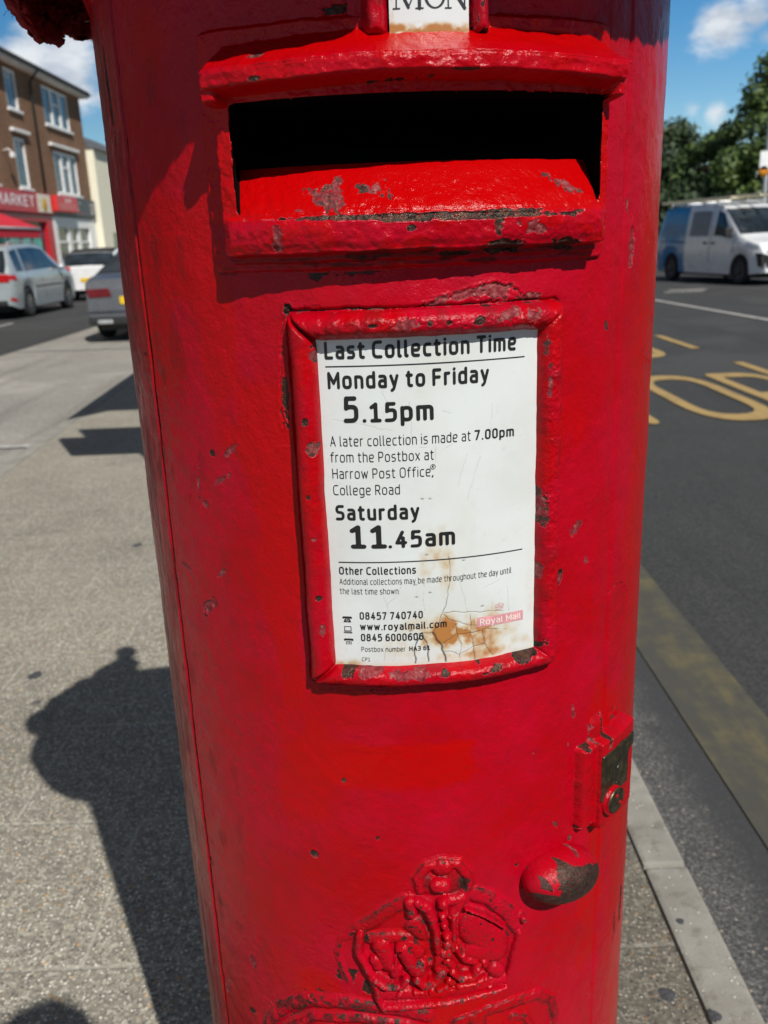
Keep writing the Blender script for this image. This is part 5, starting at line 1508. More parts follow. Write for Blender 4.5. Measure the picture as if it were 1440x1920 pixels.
c.patch('bumper_reflector', .02, .22, .30, .48, REDL, r, off=.006)
c.patch('side_moulding', 1.32, 3.2, 1.02, 1.10, TRIM, r, off=.006)
for xd in (1.75, 2.75): c.patch('door_handle', xd, xd + .20, 1.60, 1.68, CHROME, r, off=.02, nx=8)
MB().box((-.02, -.26, .52), (.02, .26, .64)).build('number_plate', YPLATE, r)
MB().box((-.03, -.75, .30), (.05, .75, .42), .03).build('bumper_lip', TRIM, r)
for sd_ in (1, -1):
    MB().blob((3.02, sd_ * .98, 1.06), .09, .10, .08, 2).build('door_mirror', body_paint('mirror_paint', (.5, .53, .54), .4), r)
for k_ in (.6, -.6): MB().tube([(.75, k_, 1.62), (1.0, k_, 1.68), (2.2, k_, 1.68), (2.5, k_, 1.62)], .018, 8).build('roof_rail', CHROME, r)
c.wheelset(r, ALLOY, 10)

# white hatchback beyond it
r = place('parked_car', 'white hatchback parked beyond the silver people carrier, only its tail showing', -8.35, 26.6, math.pi / 2)
c = Car(4.1, 1.76, 1.48, [(0, .92), (.05, 1.02), (.35, 1.34), (.8, 1.46), (1.7, 1.48), (2.3, 1.40), (3.1, 1.0), (3.6, .93), (4.0, .78), (4.1, .6)], [(0, .95), (2.4, .96), (4.1, .74)], (.8, 3.3), .32)
WCAR = body_paint('white_car_paint', (.78, .78, .77), 0, .28)
c.skin([WCAR], r)
c.patch('side_window', .55, 2.95, 2.12, 2.93, CARGLASS, r, slant=(.1, -.6))
c.patch('rear_window', .04, .40, 3.3, 5, CARGLASS, r, off=.008)
c.patch('windscreen', 2.3, 3.05, 3.45, 5, CARGLASS, r, off=.008)
c.patch('roof_panel', .45, 2.3, 3.25, 5, TRIM, r, off=.006)
c.patch('tail_lamp', .01, .26, 1.72, 2.02, REDL, r, off=.008)
for k_ in (.52, -.80): MB().box((-.012, k_, .84), (.03, k_ + .28, .98), .02).build('tail_lamp', REDL, r)
MB().box((-.02, -.26, .55), (.02, .26, .66)).build('number_plate', YPLATE, r)
c.wheelset(r, ALLOY, 8)

# grey saloon in the near bay
r = place('parked_car', 'dark grey saloon in the near bay with a yellow rear number plate', -3.72, 14.05, math.pi / 2)
c = Car(4.75, 1.82, 1.42, [(0, .74), (.04, .88), (.14, .96), (.62, 1.02), (1.35, 1.34), (1.9, 1.41), (2.5, 1.42), (3.0, 1.34), (3.55, .98), (4.3, .86), (4.65, .72), (4.75, .55)], [(0, .90), (.6, .94), (3.2, .93), (4.75, .7)], (1.0, 3.8), .33, sill=.20, tumble=.24, endr=(.75, .6), endk=(.15, .19))
c.skin([body_paint('dark_grey_car_paint', (0.125, 0.13, 0.145), .25, .3)], r)
c.patch('side_window', .98, 3.35, 2.15, 2.93, CARGLASS, r, slant=(.42, -.62))
c.patch('rear_window', .66, 1.40, 3.3, 5, CARGLASS, r, off=.008)
c.patch('windscreen', 2.85, 3.52, 3.45, 5, CARGLASS, r, off=.008)
c.patch('tail_lamp', .005, .36, 1.62, 2.0, DREDL, r, off=.008, slant=(0, -.08))
for k_ in (1, -1): MB().prism([(k_ * .38, .70), (k_ * .74, .69), (k_ * .76, .82), (k_ * .42, .83)], -.016, .03, axis='x', bev=.012).build('tail_lamp', DREDL, r)
MB().box((-.02, -.26, .585), (.02, .26, .70)).build('number_plate', YPLATE, r)
MB().box((-.035, -.78, .27), (.05, .78, .40), .03).build('bumper_diffuser', TRIM, r)
MB().box((-.03, -.80, .47), (.04, .80, .50), .012).build('bumper_crease', body_paint('grey_crease', (.10, .105, .12), .5), r)
for sd_ in (.52, -.52): MB().box((-.045, sd_ - .12, .29), (.02, sd_ + .12, .355), .015).build('exhaust_tip', CHROME, r)
for sd_ in (1, -1): MB().blob((3.05, sd_ * .99, 1.0), .08, .10, .07, 2).build('door_mirror', TRIM, r)
c.wheelset(r, DARKRIM, 10)

# blue and white works van coming towards us
VX, VY, VA = 9.06, 26.43, rad(-78.9)
r = place('works_van', 'white and blue panel van with ladders on its roof, driving towards us on the right', VX, VY, VA, 'van')
c = Car(4.96, 1.92, 1.93, [(0, 1.20), (.04, 1.30), (.22, 1.86), (.45, 1.92), (2.2, 1.94), (2.95, 1.90), (3.30, 1.78), (4.02, 1.20), (4.30, 1.10), (4.78, .98), (4.90, .80), (4.96, .55)],
        [(0, 1.10), (2.9, 1.10), (4.0, 1.08), (4.96, .8)], (.86, 4.13), .345, sill=.24, tumble=.10, endr=(.2, .60), endk=(.05, .20))
c.skin([body_paint('white_van_paint', (.76, .77, .78), 0, .3), body_paint('blue_van_paint', (.006, .17, .42), .0, .3)], r, midx=lambda p: 1 if p[0] < 1.52 + .14 * (p[2] - 1.0) * 0 - .10 * max(0, .7 - p[2]) * -1 else 0)
c.patch('cab_window', 2.93, 3.80, 2.12, 2.9, CARGLASS, r, slant=(.02, -.56))
c.patch('window_blank', 1.75, 2.68, 2.1, 2.85, plain('grey_panel_film', (.20, .20, .215), .4), r, off=.004)
c.patch('window_blank', .35, 1.40, 2.1, 2.85, body_paint('blue_panel', (.03, .14, .32)), r, off=.004)
c.patch('windscreen', 3.22, 4.04, 3.15, 5, CARGLASS, r, off=.008)
c.patch('headlamp', 4.36, 4.80, 2.02, 2.62, CLEARL, r, off=.010, slant=(.05, -.04))
c.patch('door_seam', 2.78, 2.80, .5, 2.9, TRIM, r, off=.003, nx=4); c.patch('door_seam', 1.56, 1.58, .5, 2.9, TRIM, r, off=.003, nx=4); c.patch('door_seam', 3.84, 3.86, .6, 2.0, TRIM, r, off=.003, nx=4)
c.patch('slide_rail', .35, 1.5, 1.84, 1.9, TRIM, r, off=.004)
for xd in (2.52, 2.88): c.patch('door_handle', xd, xd + .16, 1.72, 1.84, TRIM, r, off=.02, nx=8)
MB().prism([(-.74, .42), (.74, .42), (.80, .70), (-.80, .70)], 4.93, 4.985, axis='x', bev=.015).build('lower_grille', TRIM, r)
for sd_ in (1, -1):
    MB().prism([(sd_ * .50, .40), (sd_ * .86, .44), (sd_ * .90, .76), (sd_ * .66, .70)], 4.72, 4.955, axis='x', bev=.02).build('bumper_vent', TRIM, r)
    MB().blob((4.96, sd_ * .62, .50), .03, .05, .05, 2).build('fog_lamp', CLEARL, r)
    m = MB().box((3.60, sd_ * 1.0 - .10, 1.13), (3.72, sd_ * 1.0 + .14, 1.36), .04); m.build('door_mirror', TRIM, r)
MB().box((4.965, -.7, .84), (4.99, .7, .90), .01).build('grille_bar', CHROME, r)
MB().box((4.985, -.26, .50), (5.0, .26, .61)).build('number_plate', plain('white_number_plate', (.75, .75, .72), .4), r)
for xx in (.55, 1.35, 2.2, 2.75):
    MB().tube([(xx, -.80, 1.88), (xx, -.80, 2.0), (xx, .80, 2.0), (xx, .80, 1.88)], .022, 8).build('roof_bar', CHROME, r)
c.wheelset(r, DARKRIM, 5)
ALU = plain('aluminium_ladder', (.72, .66, .48), .35, .5)
for dx, z0, x0, x1, nm in ((-.55, 2.035, -.12, 3.3, 'long pale ladder lying lowest on the van roof bars'), (-.15, 2.06, .7, 3.9, 'second pale ladder lying higher on the van roof bars')):
    ld = tag(empty('ladder', (VX + dx * .98, VY + dx * .193, RZ + .008), VA), nm, 'ladder', 'ladders on the van roof')
    for k_ in (-.19, .19): MB().box((x0, k_ - .018, z0), (x1, k_ + .018, z0 + .075), .006).build('stile', ALU, ld)
    xx = x0 + .2
    while xx < x1:
        MB().tube([(xx, -.19, z0 + .04), (xx, .19, z0 + .04)], .016, 8).build('rung', ALU, ld); xx += .28

# ================================================================ shops across the service road
FX = -13.6
def brick_mat():
    t = NT('brown_brick'); o = t.coord()
    sx = t.new('ShaderNodeSeparateXYZ', i_0=o); cm = t.new('ShaderNodeCombineXYZ')
    t.put(cm.inputs[0], t.math('ADD', sx.outputs[1], sx.outputs[0])); t.put(cm.inputs[1], sx.outputs[2])
    b = t.new('ShaderNodeTexBrick', i_Vector=cm.outputs[0], i_Scale=1.0)
    b.inputs['Brick Width'].default_value = .225; b.inputs['Row Height'].default_value = .075; b.inputs['Mortar Size'].default_value = .010; b.inputs['Bias'].default_value = -.1
    b.inputs['Color1'].default_value = (.26, .12, .055, 1); b.inputs['Color2'].default_value = (.16, .075, .036, 1); b.inputs['Mortar'].default_value = (.20, .15, .10, 1)
    n = t.noise(o, .8, 5, .6)
    c = t.mix(t.rng(n, .35, .7, 0, .35), b.outputs['Color'], (.10, .045, .024))
    return t.out(Base_Color=c, Roughness=.9, Normal=t.bump(b.outputs['Fac'], .006, .6))
BRICK = brick_mat()
UPVC = plain('white_window_frame', (.80, .80, .78), .4, var=.06)
PANE = glass_mat('window_glass', (.03, .04, .05))
CURT = plain('net_curtain', (.55, .57, .58), .9)
TILE = plain('brown_roof_tile', (.085, .058, .042), .85, var=.3, scale=9)
CREAM = plain('cream_render', (.78, .74, .58), .85, var=.05)
SOFFIT = plain('white_soffit', (.74, .73, .70), .6)
bld = tag(empty('brick_building', (FX, 30, 0)), 'three storey brown brick terrace with white windows above the shops', 'building')
def bpart(m, name, mat, parent=None, off=(-FX, -30, 0)):
    o = m.build(name, mat, parent or bld); o.data.transform(Matrix.Translation(off)); return o
Y0, Y1, ZT = 2.0, 45.25, 8.22
def window(y0, y1, z0, z1, cols, parent=None, off=(-FX, -30, 0)):
    fw = .09
    f = MB()
    f.box((FX - .10, y0, z0), (FX - .02, y0 + fw, z1)).box((FX - .10, y1 - fw, z0), (FX - .02, y1, z1))
    f.box((FX - .10, y0 + fw, z1 - fw), (FX - .02, y1 - fw, z1)).box((FX - .10, y0 + fw, z0), (FX - .02, y1 - fw, z0 + fw))
    for k in range(1, cols):
        ym = y0 + (y1 - y0) * k / cols
        f.box((FX - .099, ym - .09, z0 + fw), (FX - .018, ym + .09, z1 - fw))
    if cols >= 3:
        ya, yb = y0 + (y1 - y0) / 3 + .16, y0 + (y1 - y0) * 2 / 3 - .16
        f.box((FX - .098, ya, z1 - fw - .55), (FX - .022, yb, z1 - fw - .48))
    fo = bpart(f, 'window', UPVC, parent, off)
    bpart(MB().box((FX - .085, y0 + .02, z0 + .02), (FX - .075, y1 - .02, z1 - .02)), 'pane', PANE, fo, off)
    bpart(MB().box((FX - .05, y0 - .10, z0 - .08), (FX + .10, y1 + .10, z0 - .004)), 'sill', UPVC, fo, off)
    return fo
WIN = []
for yb in (36.3, 31.6, 26.9, 22.2, 17.5, 12.8, 8.1):
    if yb in (36.3, 26.9, 17.5, 8.1): WIN += [(yb, yb + 1.15, 6.62, 8.05, 1), (yb, yb + 1.15, 3.78, 5.62, 1)]
    else: WIN += [(yb - .6, yb + 2.6, 6.52, 8.05, 3), (yb - .6, yb + 2.6, 3.78, 5.52, 3)]
WIN += [(40.25, 43.45, 6.52, 8.05, 3), (40.6, 43.65, 3.78, 5.52, 3)]
def holed_wall(y0, y1, z0, z1, holes, x0, x1):
    ys = sorted(set([y0, y1] + [h for w in holes for h in w[:2]])); zs = sorted(set([z0, z1] + [h for w in holes for h in w[2:4]]))
    bm = bmesh.new()
    vc = {}
    def V(x, y, z):
        kk = (round(x, 4), round(y, 4), round(z, 4))
        if kk not in vc: vc[kk] = bm.verts.new(kk)
        return vc[kk]
    isin = lambda a, b: any(w[0] - 1e-6 < a < w[1] + 1e-6 and w[2] - 1e-6 < b < w[3] + 1e-6 for w in holes)
    ny, nz = len(ys) - 1, len(zs) - 1
    solid = [[not isin((ys[i] + ys[i + 1]) / 2, (zs[j] + zs[j + 1]) / 2) for j in range(nz)] for i in range(ny)]
    for i in range(ny):
        for j in range(nz):
            if not solid[i][j]: continue
            a, b, c_, d = ys[i], ys[i + 1], zs[j], zs[j + 1]
            bm.faces.new((V(x1, a, c_), V(x1, b, c_), V(x1, b, d), V(x1, a, d)))
            bm.faces.new((V(x0, a, d), V(x0, b, d), V(x0, b, c_), V(x0, a, c_)))
            if i == 0 or not solid[i - 1][j]: bm.faces.new((V(x0, a, c_), V(x1, a, c_), V(x1, a, d), V(x0, a, d)))
            if i == ny - 1 or not solid[i + 1][j]: bm.faces.new((V(x0, b, d), V(x1, b, d), V(x1, b, c_), V(x0, b, c_)))
            if j == 0 or not solid[i][j - 1]: bm.faces.new((V(x0, b, c_), V(x1, b, c_), V(x1, a, c_), V(x0, a, c_)))
            if j == nz - 1 or not solid[i][j + 1]: bm.faces.new((V(x0, a, d), V(x1, a, d), V(x1, b, d), V(x0, b, d)))
    m = MB(); m.bm.free(); m.bm = bm
    return m
bpart(holed_wall(Y0, Y1, 2.75, ZT, WIN, FX - .3, FX), 'wall', BRICK)
bpart(MB().box((FX - 9, Y1 - .28, 0), (FX - .302, Y1, ZT)).box((FX - 9, Y0, 0), (FX - .302, Y0 + .28, ZT)).box((FX - 9, Y0 + .282, 0), (FX - 8.7, Y1 - .282, ZT)), 'side_wall', BRICK)
bpart(MB().box((FX - .302, Y0 + .3, 0), (FX - .28, Y1 - .3, ZT)), 'inner_lining', CURT)
for w in WIN: window(*w)
bpart(MB().prism([(FX + .42, 8.50), (FX - 4.5, 11.2), (FX - 9.4, 8.50), (FX - 9.4, 8.36), (FX - 4.5, 11.0), (FX + .42, 8.36)], Y0 - .2, Y1 + .35, axis='y'), 'roof', TILE)
bpart(MB().box((FX - .3, Y0 - .18, ZT + .002), (FX + .40, Y1 + .33, ZT + .13)), 'soffit', SOFFIT)
bpart(MB().tube([(FX + .46, Y0, 8.36), (FX + .46, Y1 + .34, 8.36)], .06, 8), 'gutter', TRIM)
for yd in (38.75, 29.4, 20.0):
    bpart(MB().tube([(FX + .46, yd, 8.3), (FX + .10, yd, 7.9), (FX + .10, yd, 3.7)], .05, 8), 'downpipe', TRIM)
for (ya, yb, z) in [(36.1, 37.8, 5.86), (40.2, 43.85, 5.74)] + [(y_ - .2, y_ + 1.4, 5.86) for y_ in (26.9, 17.5)] + [(y_ - .9, y_ + 2.9, 5.74) for y_ in (31.6, 22.2, 12.8)]:
    bpart(MB().box((FX + .002, ya, z - .06), (FX + .16, yb, z + .06), .01), 'lintel', SOFFIT)
bpart(MB().tube([(FX, 35.1, 5.0), (FX + .2, 35.1, 5.06), (FX + .34, 35.1, 4.95)], .025, 8).box((FX + .28, 35.0, 4.75), (FX + .42, 35.2, 4.93), .02), 'wall_lamp', SOFFIT)
# shop fronts under the flats
REDS = plain('red_shop_sign', (.46, .012, .022), .35, var=.08)
REDF = plain('red_awning_cloth', (.50, .012, .030), .8, var=.1)
DKS = plain('charcoal_shop_sign', (.055, .06, .065), .4)
def topsign(name, label, y0, y1, z0, z1, mat, cat='shop sign', proud=.16):
    o = tag(empty(name, (FX, (y0 + y1) / 2, (z0 + z1) / 2)), label, cat)
    m = MB().box((.004, -(y1 - y0) / 2, -(z1 - z0) / 2), (proud, (y1 - y0) / 2, (z1 - z0) / 2), .015)
    m.build('sign_board', mat, o); return o
def letters(parent, txt, w, y0, y1, z0, z1, x, mat, gap=.16):
    """lettering on a board facing +x; y runs to the right for a reader in the street"""
    polys, wid = text_polys(txt, w, gap)
    k_, q_ = (y1 - y0) / wid, (z1 - z0) / (1 + w)
    return polys_mesh('lettering', polys, lambda P: np.column_stack([np.full(len(P), x), y0 + P[:, 0] * k_, z0 + (P[:, 1] + w / 2) * q_]), mat, parent)
WL = plain('white_sign_lettering', (.80, .76, .76), .5)
s1 = topsign('shop_sign', 'red supermarket fascia with white capitals and a pale picture panel at its end', 26.5, 39.2, 2.86, 3.64, REDS)
c0 = (26.5 + 39.2) / 2
letters(s1, 'SUPERMARKET', .17, 30.2 - c0, 37.1 - c0, -.17, .25, .168, WL)
pnl = MB().box((.162, 37.45 - c0, -.34), (.175, 38.95 - c0, .36), .006).build('picture_panel', plain('pale_picture_panel', (.72, .66, .55), .5), s1)
MB().lathe([(0, .012), (.26, .010), (.28, 0)], 24, M=Matrix.Translation((.176, 38.2 - c0, -.04)) @ Matrix.Rotation(math.pi / 2, 4, 'Y')).build('yellow_emblem', plain('mustard_emblem', (.62, .36, .03), .5), pnl)
s2 = topsign('shop_sign', 'small bright red sign between the supermarket fascia and the charcoal fascia', 39.24, 41.95, 3.0, 3.64, plain('bright_red_sign', (.62, .03, .03), .35), proud=.34)
letters(s2, 'SHI', .18, -.35, .45, .05, .24, .348, WL)
MB().box((.341, -1.05, -.08), (.346, 1.1, -.03)).box((.341, -.9, -.2), (.346, .9, -.165)).build('small_print', plain('pale_red_print', (.66, .30, .28), .5), s2)
s3 = topsign('shop_sign', 'charcoal fascia board over the white shopfront at the end of the terrace', 39.3, 45.2, 2.84, 3.66, DKS, proud=.14)
c0 = (39.3 + 45.2) / 2
letters(s3, "L'", .2, 42.3 - c0, 42.95 - c0, -.1, .26, .146, WL)
MB().box((.141, 42.6 - c0, -.26), (.145, 43.6 - c0, -.20)).build('small_print', plain('dull_red_print', (.30, .08, .09), .5), s3)
sq = MB()
for q in range(3): sq.tube([(.15, 44.4 - c0 + .55 * j / 7, .16 - .17 * q + .03 * math.sin(j * 2.1)) for j in range(8)], .018, 6)
sq.build('small_print', WL, s3)
sf = tag(empty('shopfront', (FX, 42.2, 0)), 'white framed shopfront with dark panes below the charcoal fascia', 'shopfront')
o_ = (-FX, -42.2, 0)
bpart(MB().box((FX - .2, 39.25, 0), (FX + .05, 39.75, 2.80), .01).box((FX - .2, 44.25, 0), (FX + .05, 45.2, 2.80), .01).box((FX - .2, 39.752, 2.36), (FX + .048, 44.248, 2.80), .01).box((FX - .2, 39.752, 0), (FX + .048, 44.248, .5), .01), 'surround', UPVC, sf, o_)
bpart(MB().box((FX - .15, 41.25, .502), (FX - .02, 41.65, 2.358)).box((FX - .15, 42.6, .502), (FX - .02, 43.0, 2.358)).box((FX - .14, 39.752, 1.72), (FX - .03, 41.248, 1.80)).box((FX - .14, 41.652, 1.72), (FX - .03, 42.598, 1.80)).box((FX - .14, 43.002, 1.72), (FX - .03, 44.248, 1.80)), 'mullion', UPVC, sf, o_)
bpart(MB().box((FX - .10, 39.76, .51), (FX - .09, 44.24, 2.35)), 'pane', PANE, sf, o_)
bpart(MB().box((FX - 1.6, 39.76, .1), (FX - 1.5, 44.24, 2.6)), 'dark_interior', plain('dim_shop_interior', (.02, .022, .016), .9), sf, o_)
sm = tag(empty('shopfront', (FX, 32.8, 0)), 'red framed supermarket front in shade under the awning', 'shopfront')
o_ = (-FX, -32.8, 0)
bpart(MB().box((FX - .25, 38.5, 0), (FX + .06, 39.2, 2.82), .01).box((FX - .25, 26.5, 0), (FX + .06, 27.1, 2.82), .01).box((FX - .25, 27.102, 2.55), (FX + .06, 38.498, 2.82), .01).box((FX - .25, 27.102, 0), (FX + .06, 38.498, .4), .01), 'surround', REDS, sm, o_)
bpart(MB().box((FX - .12, 27.1, .4), (FX - .11, 38.5, 2.55)), 'pane', PANE, sm, o_)
pst = MB()
for k_ in range(9): pst.box((FX - .108, 27.6 + 1.2 * k_, .9 + .2 * (k_ % 2)), (FX - .104, 28.4 + 1.2 * k_, 1.9))
bpart(pst, 'window_poster', plain('teal_poster', (.10, .36, .30), .6, var=.5, scale=3), sm, o_)
for ys_, nm in ((14.2, 'plain grey fronted shop further left along the terrace'),):
    so_ = tag(empty('shopfront', (FX, ys_, 0)), nm, 'shopfront')
    o_ = (-FX, -ys_, 0)
    bpart(MB().box((FX - .2, 2.1, 0), (FX + .04, 26.4, .6)).box((FX - .2, 2.1, 2.5), (FX + .04, 26.4, 3.5)), 'surround', DKS, so_, o_)
    bpart(MB().box((FX - .12, 2.1, .6), (FX - .11, 26.4, 2.5)), 'pane', PANE, so_, o_)
aw = tag(empty('shop_awning', (FX, 32.3, 2.6)), 'red sloping shop awning with a pale front bar', 'awning')
o_ = (-FX, -32.3, -2.6)
bpart(MB().prism([(FX + .10, 2.78), (FX + 1.5, 2.22), (FX + 1.5, 2.18), (FX + .10, 2.72)], 24.2, 33.5, axis='y'), 'canopy', REDF, aw, o_)
bpart(MB().box((FX + 1.49, 24.2, 1.86), (FX + 1.505, 33.5, 2.13)), 'valance', REDF, aw, o_)
bpart(MB().tube([(FX + 1.52, 24.15, 2.16), (FX + 1.52, 33.55, 2.16)], .04, 8), 'front_bar', WL, aw, o_)
cb = tag(empty('rendered_house', (FX, 52, 0)), 'cream rendered building with a slate roof beyond the brick terrace', 'building')
o_ = (-FX, -52, 0)
bpart(MB().box((FX - 8, 45.32, 0), (FX + .35, 60, 6.05)), 'wall', CREAM, cb, o_)
bpart(MB().prism([(FX + .55, 6.0), (FX - 3.8, 8.0), (FX - 8.2, 6.0)], 45.28, 60.2, axis='y'), 'roof', plain('grey_slate', (.09, .095, .10), .7, var=.2), cb, o_)
bpart(MB().box((FX + .352, 46.9, .2), (FX + .40, 47.6, 2.2)), 'door', plain('sage_door', (.25, .27, .2), .5), cb, o_)
for yy in (49.5, 53.5, 57): 
    f = bpart(MB().box((FX + .352, yy, 3.6), (FX + .38, yy + 1.2, 5.0), .01), 'window', UPVC, cb, o_)
    bpart(MB().box((FX + .383, yy + .1, 3.7), (FX + .386, yy + 1.1, 4.9)), 'pane', PANE, f, o_)

# ================================================================ trees, lamp post, distant house on the right
BARK = plain('bark', (.07, .05, .035), .9, bump=.02)
def leaf_mat(name, c0, c1):
    t = NT(name); o = t.coord()
    n = t.noise(o, .55, 3, .6); n2 = t.noise(o, 3.5, 3, .7)
    c = t.mix(t.rng(n, .35, .65), c0, c1)
    c = t.mix(t.rng(n2, .4, .7, 0, .6), c, tuple(min(1, k * 1.5) for k in c1))
    return t.out(Base_Color=c, Roughness=.6)
LEAF = [leaf_mat('leaves', (.035, .065, .012), (.075, .115, .022)), leaf_mat('dark_leaves', (.016, .034, .012), (.035, .06, .018))]
def tree(name, label, base, h, cr, mat, seed, n=5200, leaf=.16, clumps=34, low=.30, shape=1.0, group=None):
    rs_ = np.random.RandomState(seed)
    o = tag(empty(name, base), label, 'tree', group)
    m = MB()
    tp = Vector((rs_.uniform(-.2, .2), rs_.uniform(-.2, .2), h * .62))
    m.tube([(0, 0, -.1), (tp.x * .3, tp.y * .3, h * .25), tp, (tp.x * 1.3, tp.y, h * .85)], [h * .028, h * .022, h * .013, h * .004], 9)
    cs = []
    for k_ in range(clumps):
        a = rs_.uniform(0, 2 * math.pi); zz = rs_.uniform(low, 1.0)
        prof = math.sin(math.pi * min(1, (zz - low + .10) / (1.12 - low)))**.7 * shape
        rr_ = cr * prof * math.sqrt(rs_.uniform(.12, 1))
        cs.append((np.array([rr_ * math.cos(a), rr_ * math.sin(a), zz * h * .95]), cr * rs_.uniform(.24, .42)))
    for c_, s_ in cs[::2]:
        z0 = min(c_[2] * .6, h * .5)
        m.tube([(tp.x * z0 / h, tp.y * z0 / h, z0), (c_[0] * .5, c_[1] * .5, (z0 + c_[2]) / 2 + .1), tuple(c_)], [h * .010, h * .006, h * .002], 6)
    m.build('trunk', BARK, o)
    per = n // clumps
    P = []
    for c_, s_ in cs:
        d = rs_.normal(size=(per, 3)); d /= np.linalg.norm(d, axis=1)[:, None]
        rad_ = s_ * rs_.uniform(.25, 1.15, per)[:, None]**.6
        p = c_ + d * rad_ * np.array([1, 1, .72])
        nrm = d + rs_.normal(size=(per, 3)) * .55 + [0, 0, .25]; nrm /= np.linalg.norm(nrm, axis=1)[:, None]
        t1 = np.cross(nrm, rs_.normal(size=(per, 3))); t1 /= np.linalg.norm(t1, axis=1)[:, None]
        t2 = np.cross(nrm, t1)
        L = leaf * rs_.uniform(.6, 1.3, per)[:, None]
        P.append(np.stack([p - t1 * L, p - t2 * L * .55, p + t1 * L, p + t2 * L * .55], 1))
    P = np.concatenate(P).reshape(-1, 3)
    me = mesh_np('crown', P, np.arange(len(P)).reshape(-1, 4), False)
    link('crown', me, mat, o)
    return o
def tree_px(px, ytop, d, cr, *a, **k_):
    b = at_dist(px, 430, d); t_ = at_dist(px, ytop, d)
    return (b.x, b.y, 0.0), t_.z
TG = 'trees beyond the road'
b, h = tree_px(1462, 92, 52, 0); tree('broadleaf_tree', 'tallest sunlit green tree, behind the lamp post at the right edge', b, h * 1.02, 2.95, LEAF[0], 1, 15000, .17, 60, .18, 1.0, TG)
b, h = tree_px(1341, 232, 56, 0); tree('broadleaf_tree', 'mid green tree with a pointed top above the van', b, h, 2.3, LEAF[0], 2, 12000, .16, 44, .12, 1.0, TG)
b, h = tree_px(1245, 238, 60, 0); tree('broadleaf_tree', 'dark rounded tree against the right edge of the pillar box', b, h * 1.02, 3.3, LEAF[1], 3, 16000, .17, 60, .1, 1.1, TG)
b, h = tree_px(1410, 268, 46, 0); tree('broadleaf_tree', 'small bushy tree in front of the tallest tree', b, h, 2.2, LEAF[0], 4, 10000, .15, 36, .1, 1.1, TG)
for i, (px, yt, d, cr, lb) in enumerate([(1180, 260, 62, 3.0, 'dark tree hidden behind the pillar box on its right side'), (1040, 300, 70, 3.5, 'distant tree hidden behind the middle of the pillar box'), (860, 320, 85, 4, 'far tree down the road behind the pillar box'), (1540, 150, 50, 3.2, 'green tree just beyond the right edge of the photo')]):
    b, h = tree_px(px, yt, d, 0); tree('broadleaf_tree', lb, b, h, cr, LEAF[i % 2], 10 + i, 4000, .2, 26, .12, 1.1, TG)
# the hedge along the far pavement
def hedge(name, label, x0, x1, y0, y1, h, seed):
    rs_ = np.random.RandomState(seed); n = 9000
    o = tag(empty(name, ((x0 + x1) / 2, (y0 + y1) / 2, 0)), label, 'hedge')
    p = np.column_stack([rs_.uniform(x0, x1, n), rs_.uniform(y0, y1, n), rs_.uniform(.05, 1, n)])
    top = h * (.85 + .5 * (vnoise(p[:, 0] / 2, p[:, 1] / 2, seed)))
    p[:, 2] *= top
    p -= [(x0 + x1) / 2, (y0 + y1) / 2, 0]
    nrm = rs_.normal(size=(n, 3)); nrm /= np.linalg.norm(nrm, axis=1)[:, None]
    t1 = np.cross(nrm, rs_.normal(size=(n, 3))); t1 /= np.linalg.norm(t1, axis=1)[:, None]; t2 = np.cross(nrm, t1)
    L = .17 * rs_.uniform(.6, 1.3, n)[:, None]
    P = np.stack([p - t1 * L, p - t2 * L * .6, p + t1 * L, p + t2 * L * .6], 1).reshape(-1, 3)
    link('foliage', mesh_np('foliage', P, np.arange(len(P)).reshape(-1, 4), False), LEAF[1], o)
    MB().box((-(x1 - x0) / 2 + .3, -(y1 - y0) / 2 + .2, 0), ((x1 - x0) / 2 - .3, (y1 - y0) / 2 - .2, h * .55), .1).build('stems', plain('hedge_inside', (.012, .018, .008), .9), o)
hedge('hedge', 'dark unclipped hedge along the far pavement behind the van', 12.6, 26, 41, 43.5, 3.6, 21)
hedge('hedge', 'clipped hedge along the far pavement to the right of the photo', 15.5, 17.5, -8, 26, 2.6, 22)
for i, (x_, y_, h_, lb) in enumerate([(19.5, 12, 8.5, 'garden tree behind the clipped hedge, nearest the pillar box'), (22, 23, 9.5, 'garden tree behind the clipped hedge, farthest up the road'), (20.5, -1, 7.5, 'low garden tree at the near end of the clipped hedge')]):
    tree('broadleaf_tree', lb, (x_, y_, 0), h_, 2.8, LEAF[i % 2], 30 + i, 4500, .2, 30, .14, 1.1, TG)
hs = tag(empty('brick_house', (17.5, 62, 0)), 'dull red gabled house half hidden by trees above the van', 'house')
DULLR = plain('dull_red_brick', (.11, .035, .03), .9)
p0 = at_dist(1306, 345, 58)
hs.location = (p0.x, p0.y, 0)
MB().box((-1.1, -3, 0), (1.1, 3, 3.6)).build('wall', DULLR, hs)
MB().prism([(-1.3, 3.6), (1.3, 3.6), (0, 4.7)], -3.2, 3.2, axis='y').build('roof', plain('red_roof_tile', (.10, .035, .028), .85), hs)
lpz = at_dist(1436, 330, 30)
lpb = tag(empty('lamp_post', (lpz.x, lpz.y, 0)), 'grey street lamp post at the right edge carrying a white and amber sign', 'lamp post')
GALV = plain('galvanised_steel', (.30, .31, .32), .45, .5)
MB().tube([(0, 0, 0), (0, 0, 1.4), (0, 0, 1.45), (0, 0, 8.6), (.25, -.1, 9.1), (1.3, -.5, 9.3)], [.10, .10, .075, .06, .05, .045], 14).build('pole', GALV, lpb)
MB().box((1.1, -.62, 9.22), (1.8, -.38, 9.36), .05).build('lantern', GALV, lpb)
zsg = at_dist(1430, 302, 30).z; zso = at_dist(1427, 322, 30).z
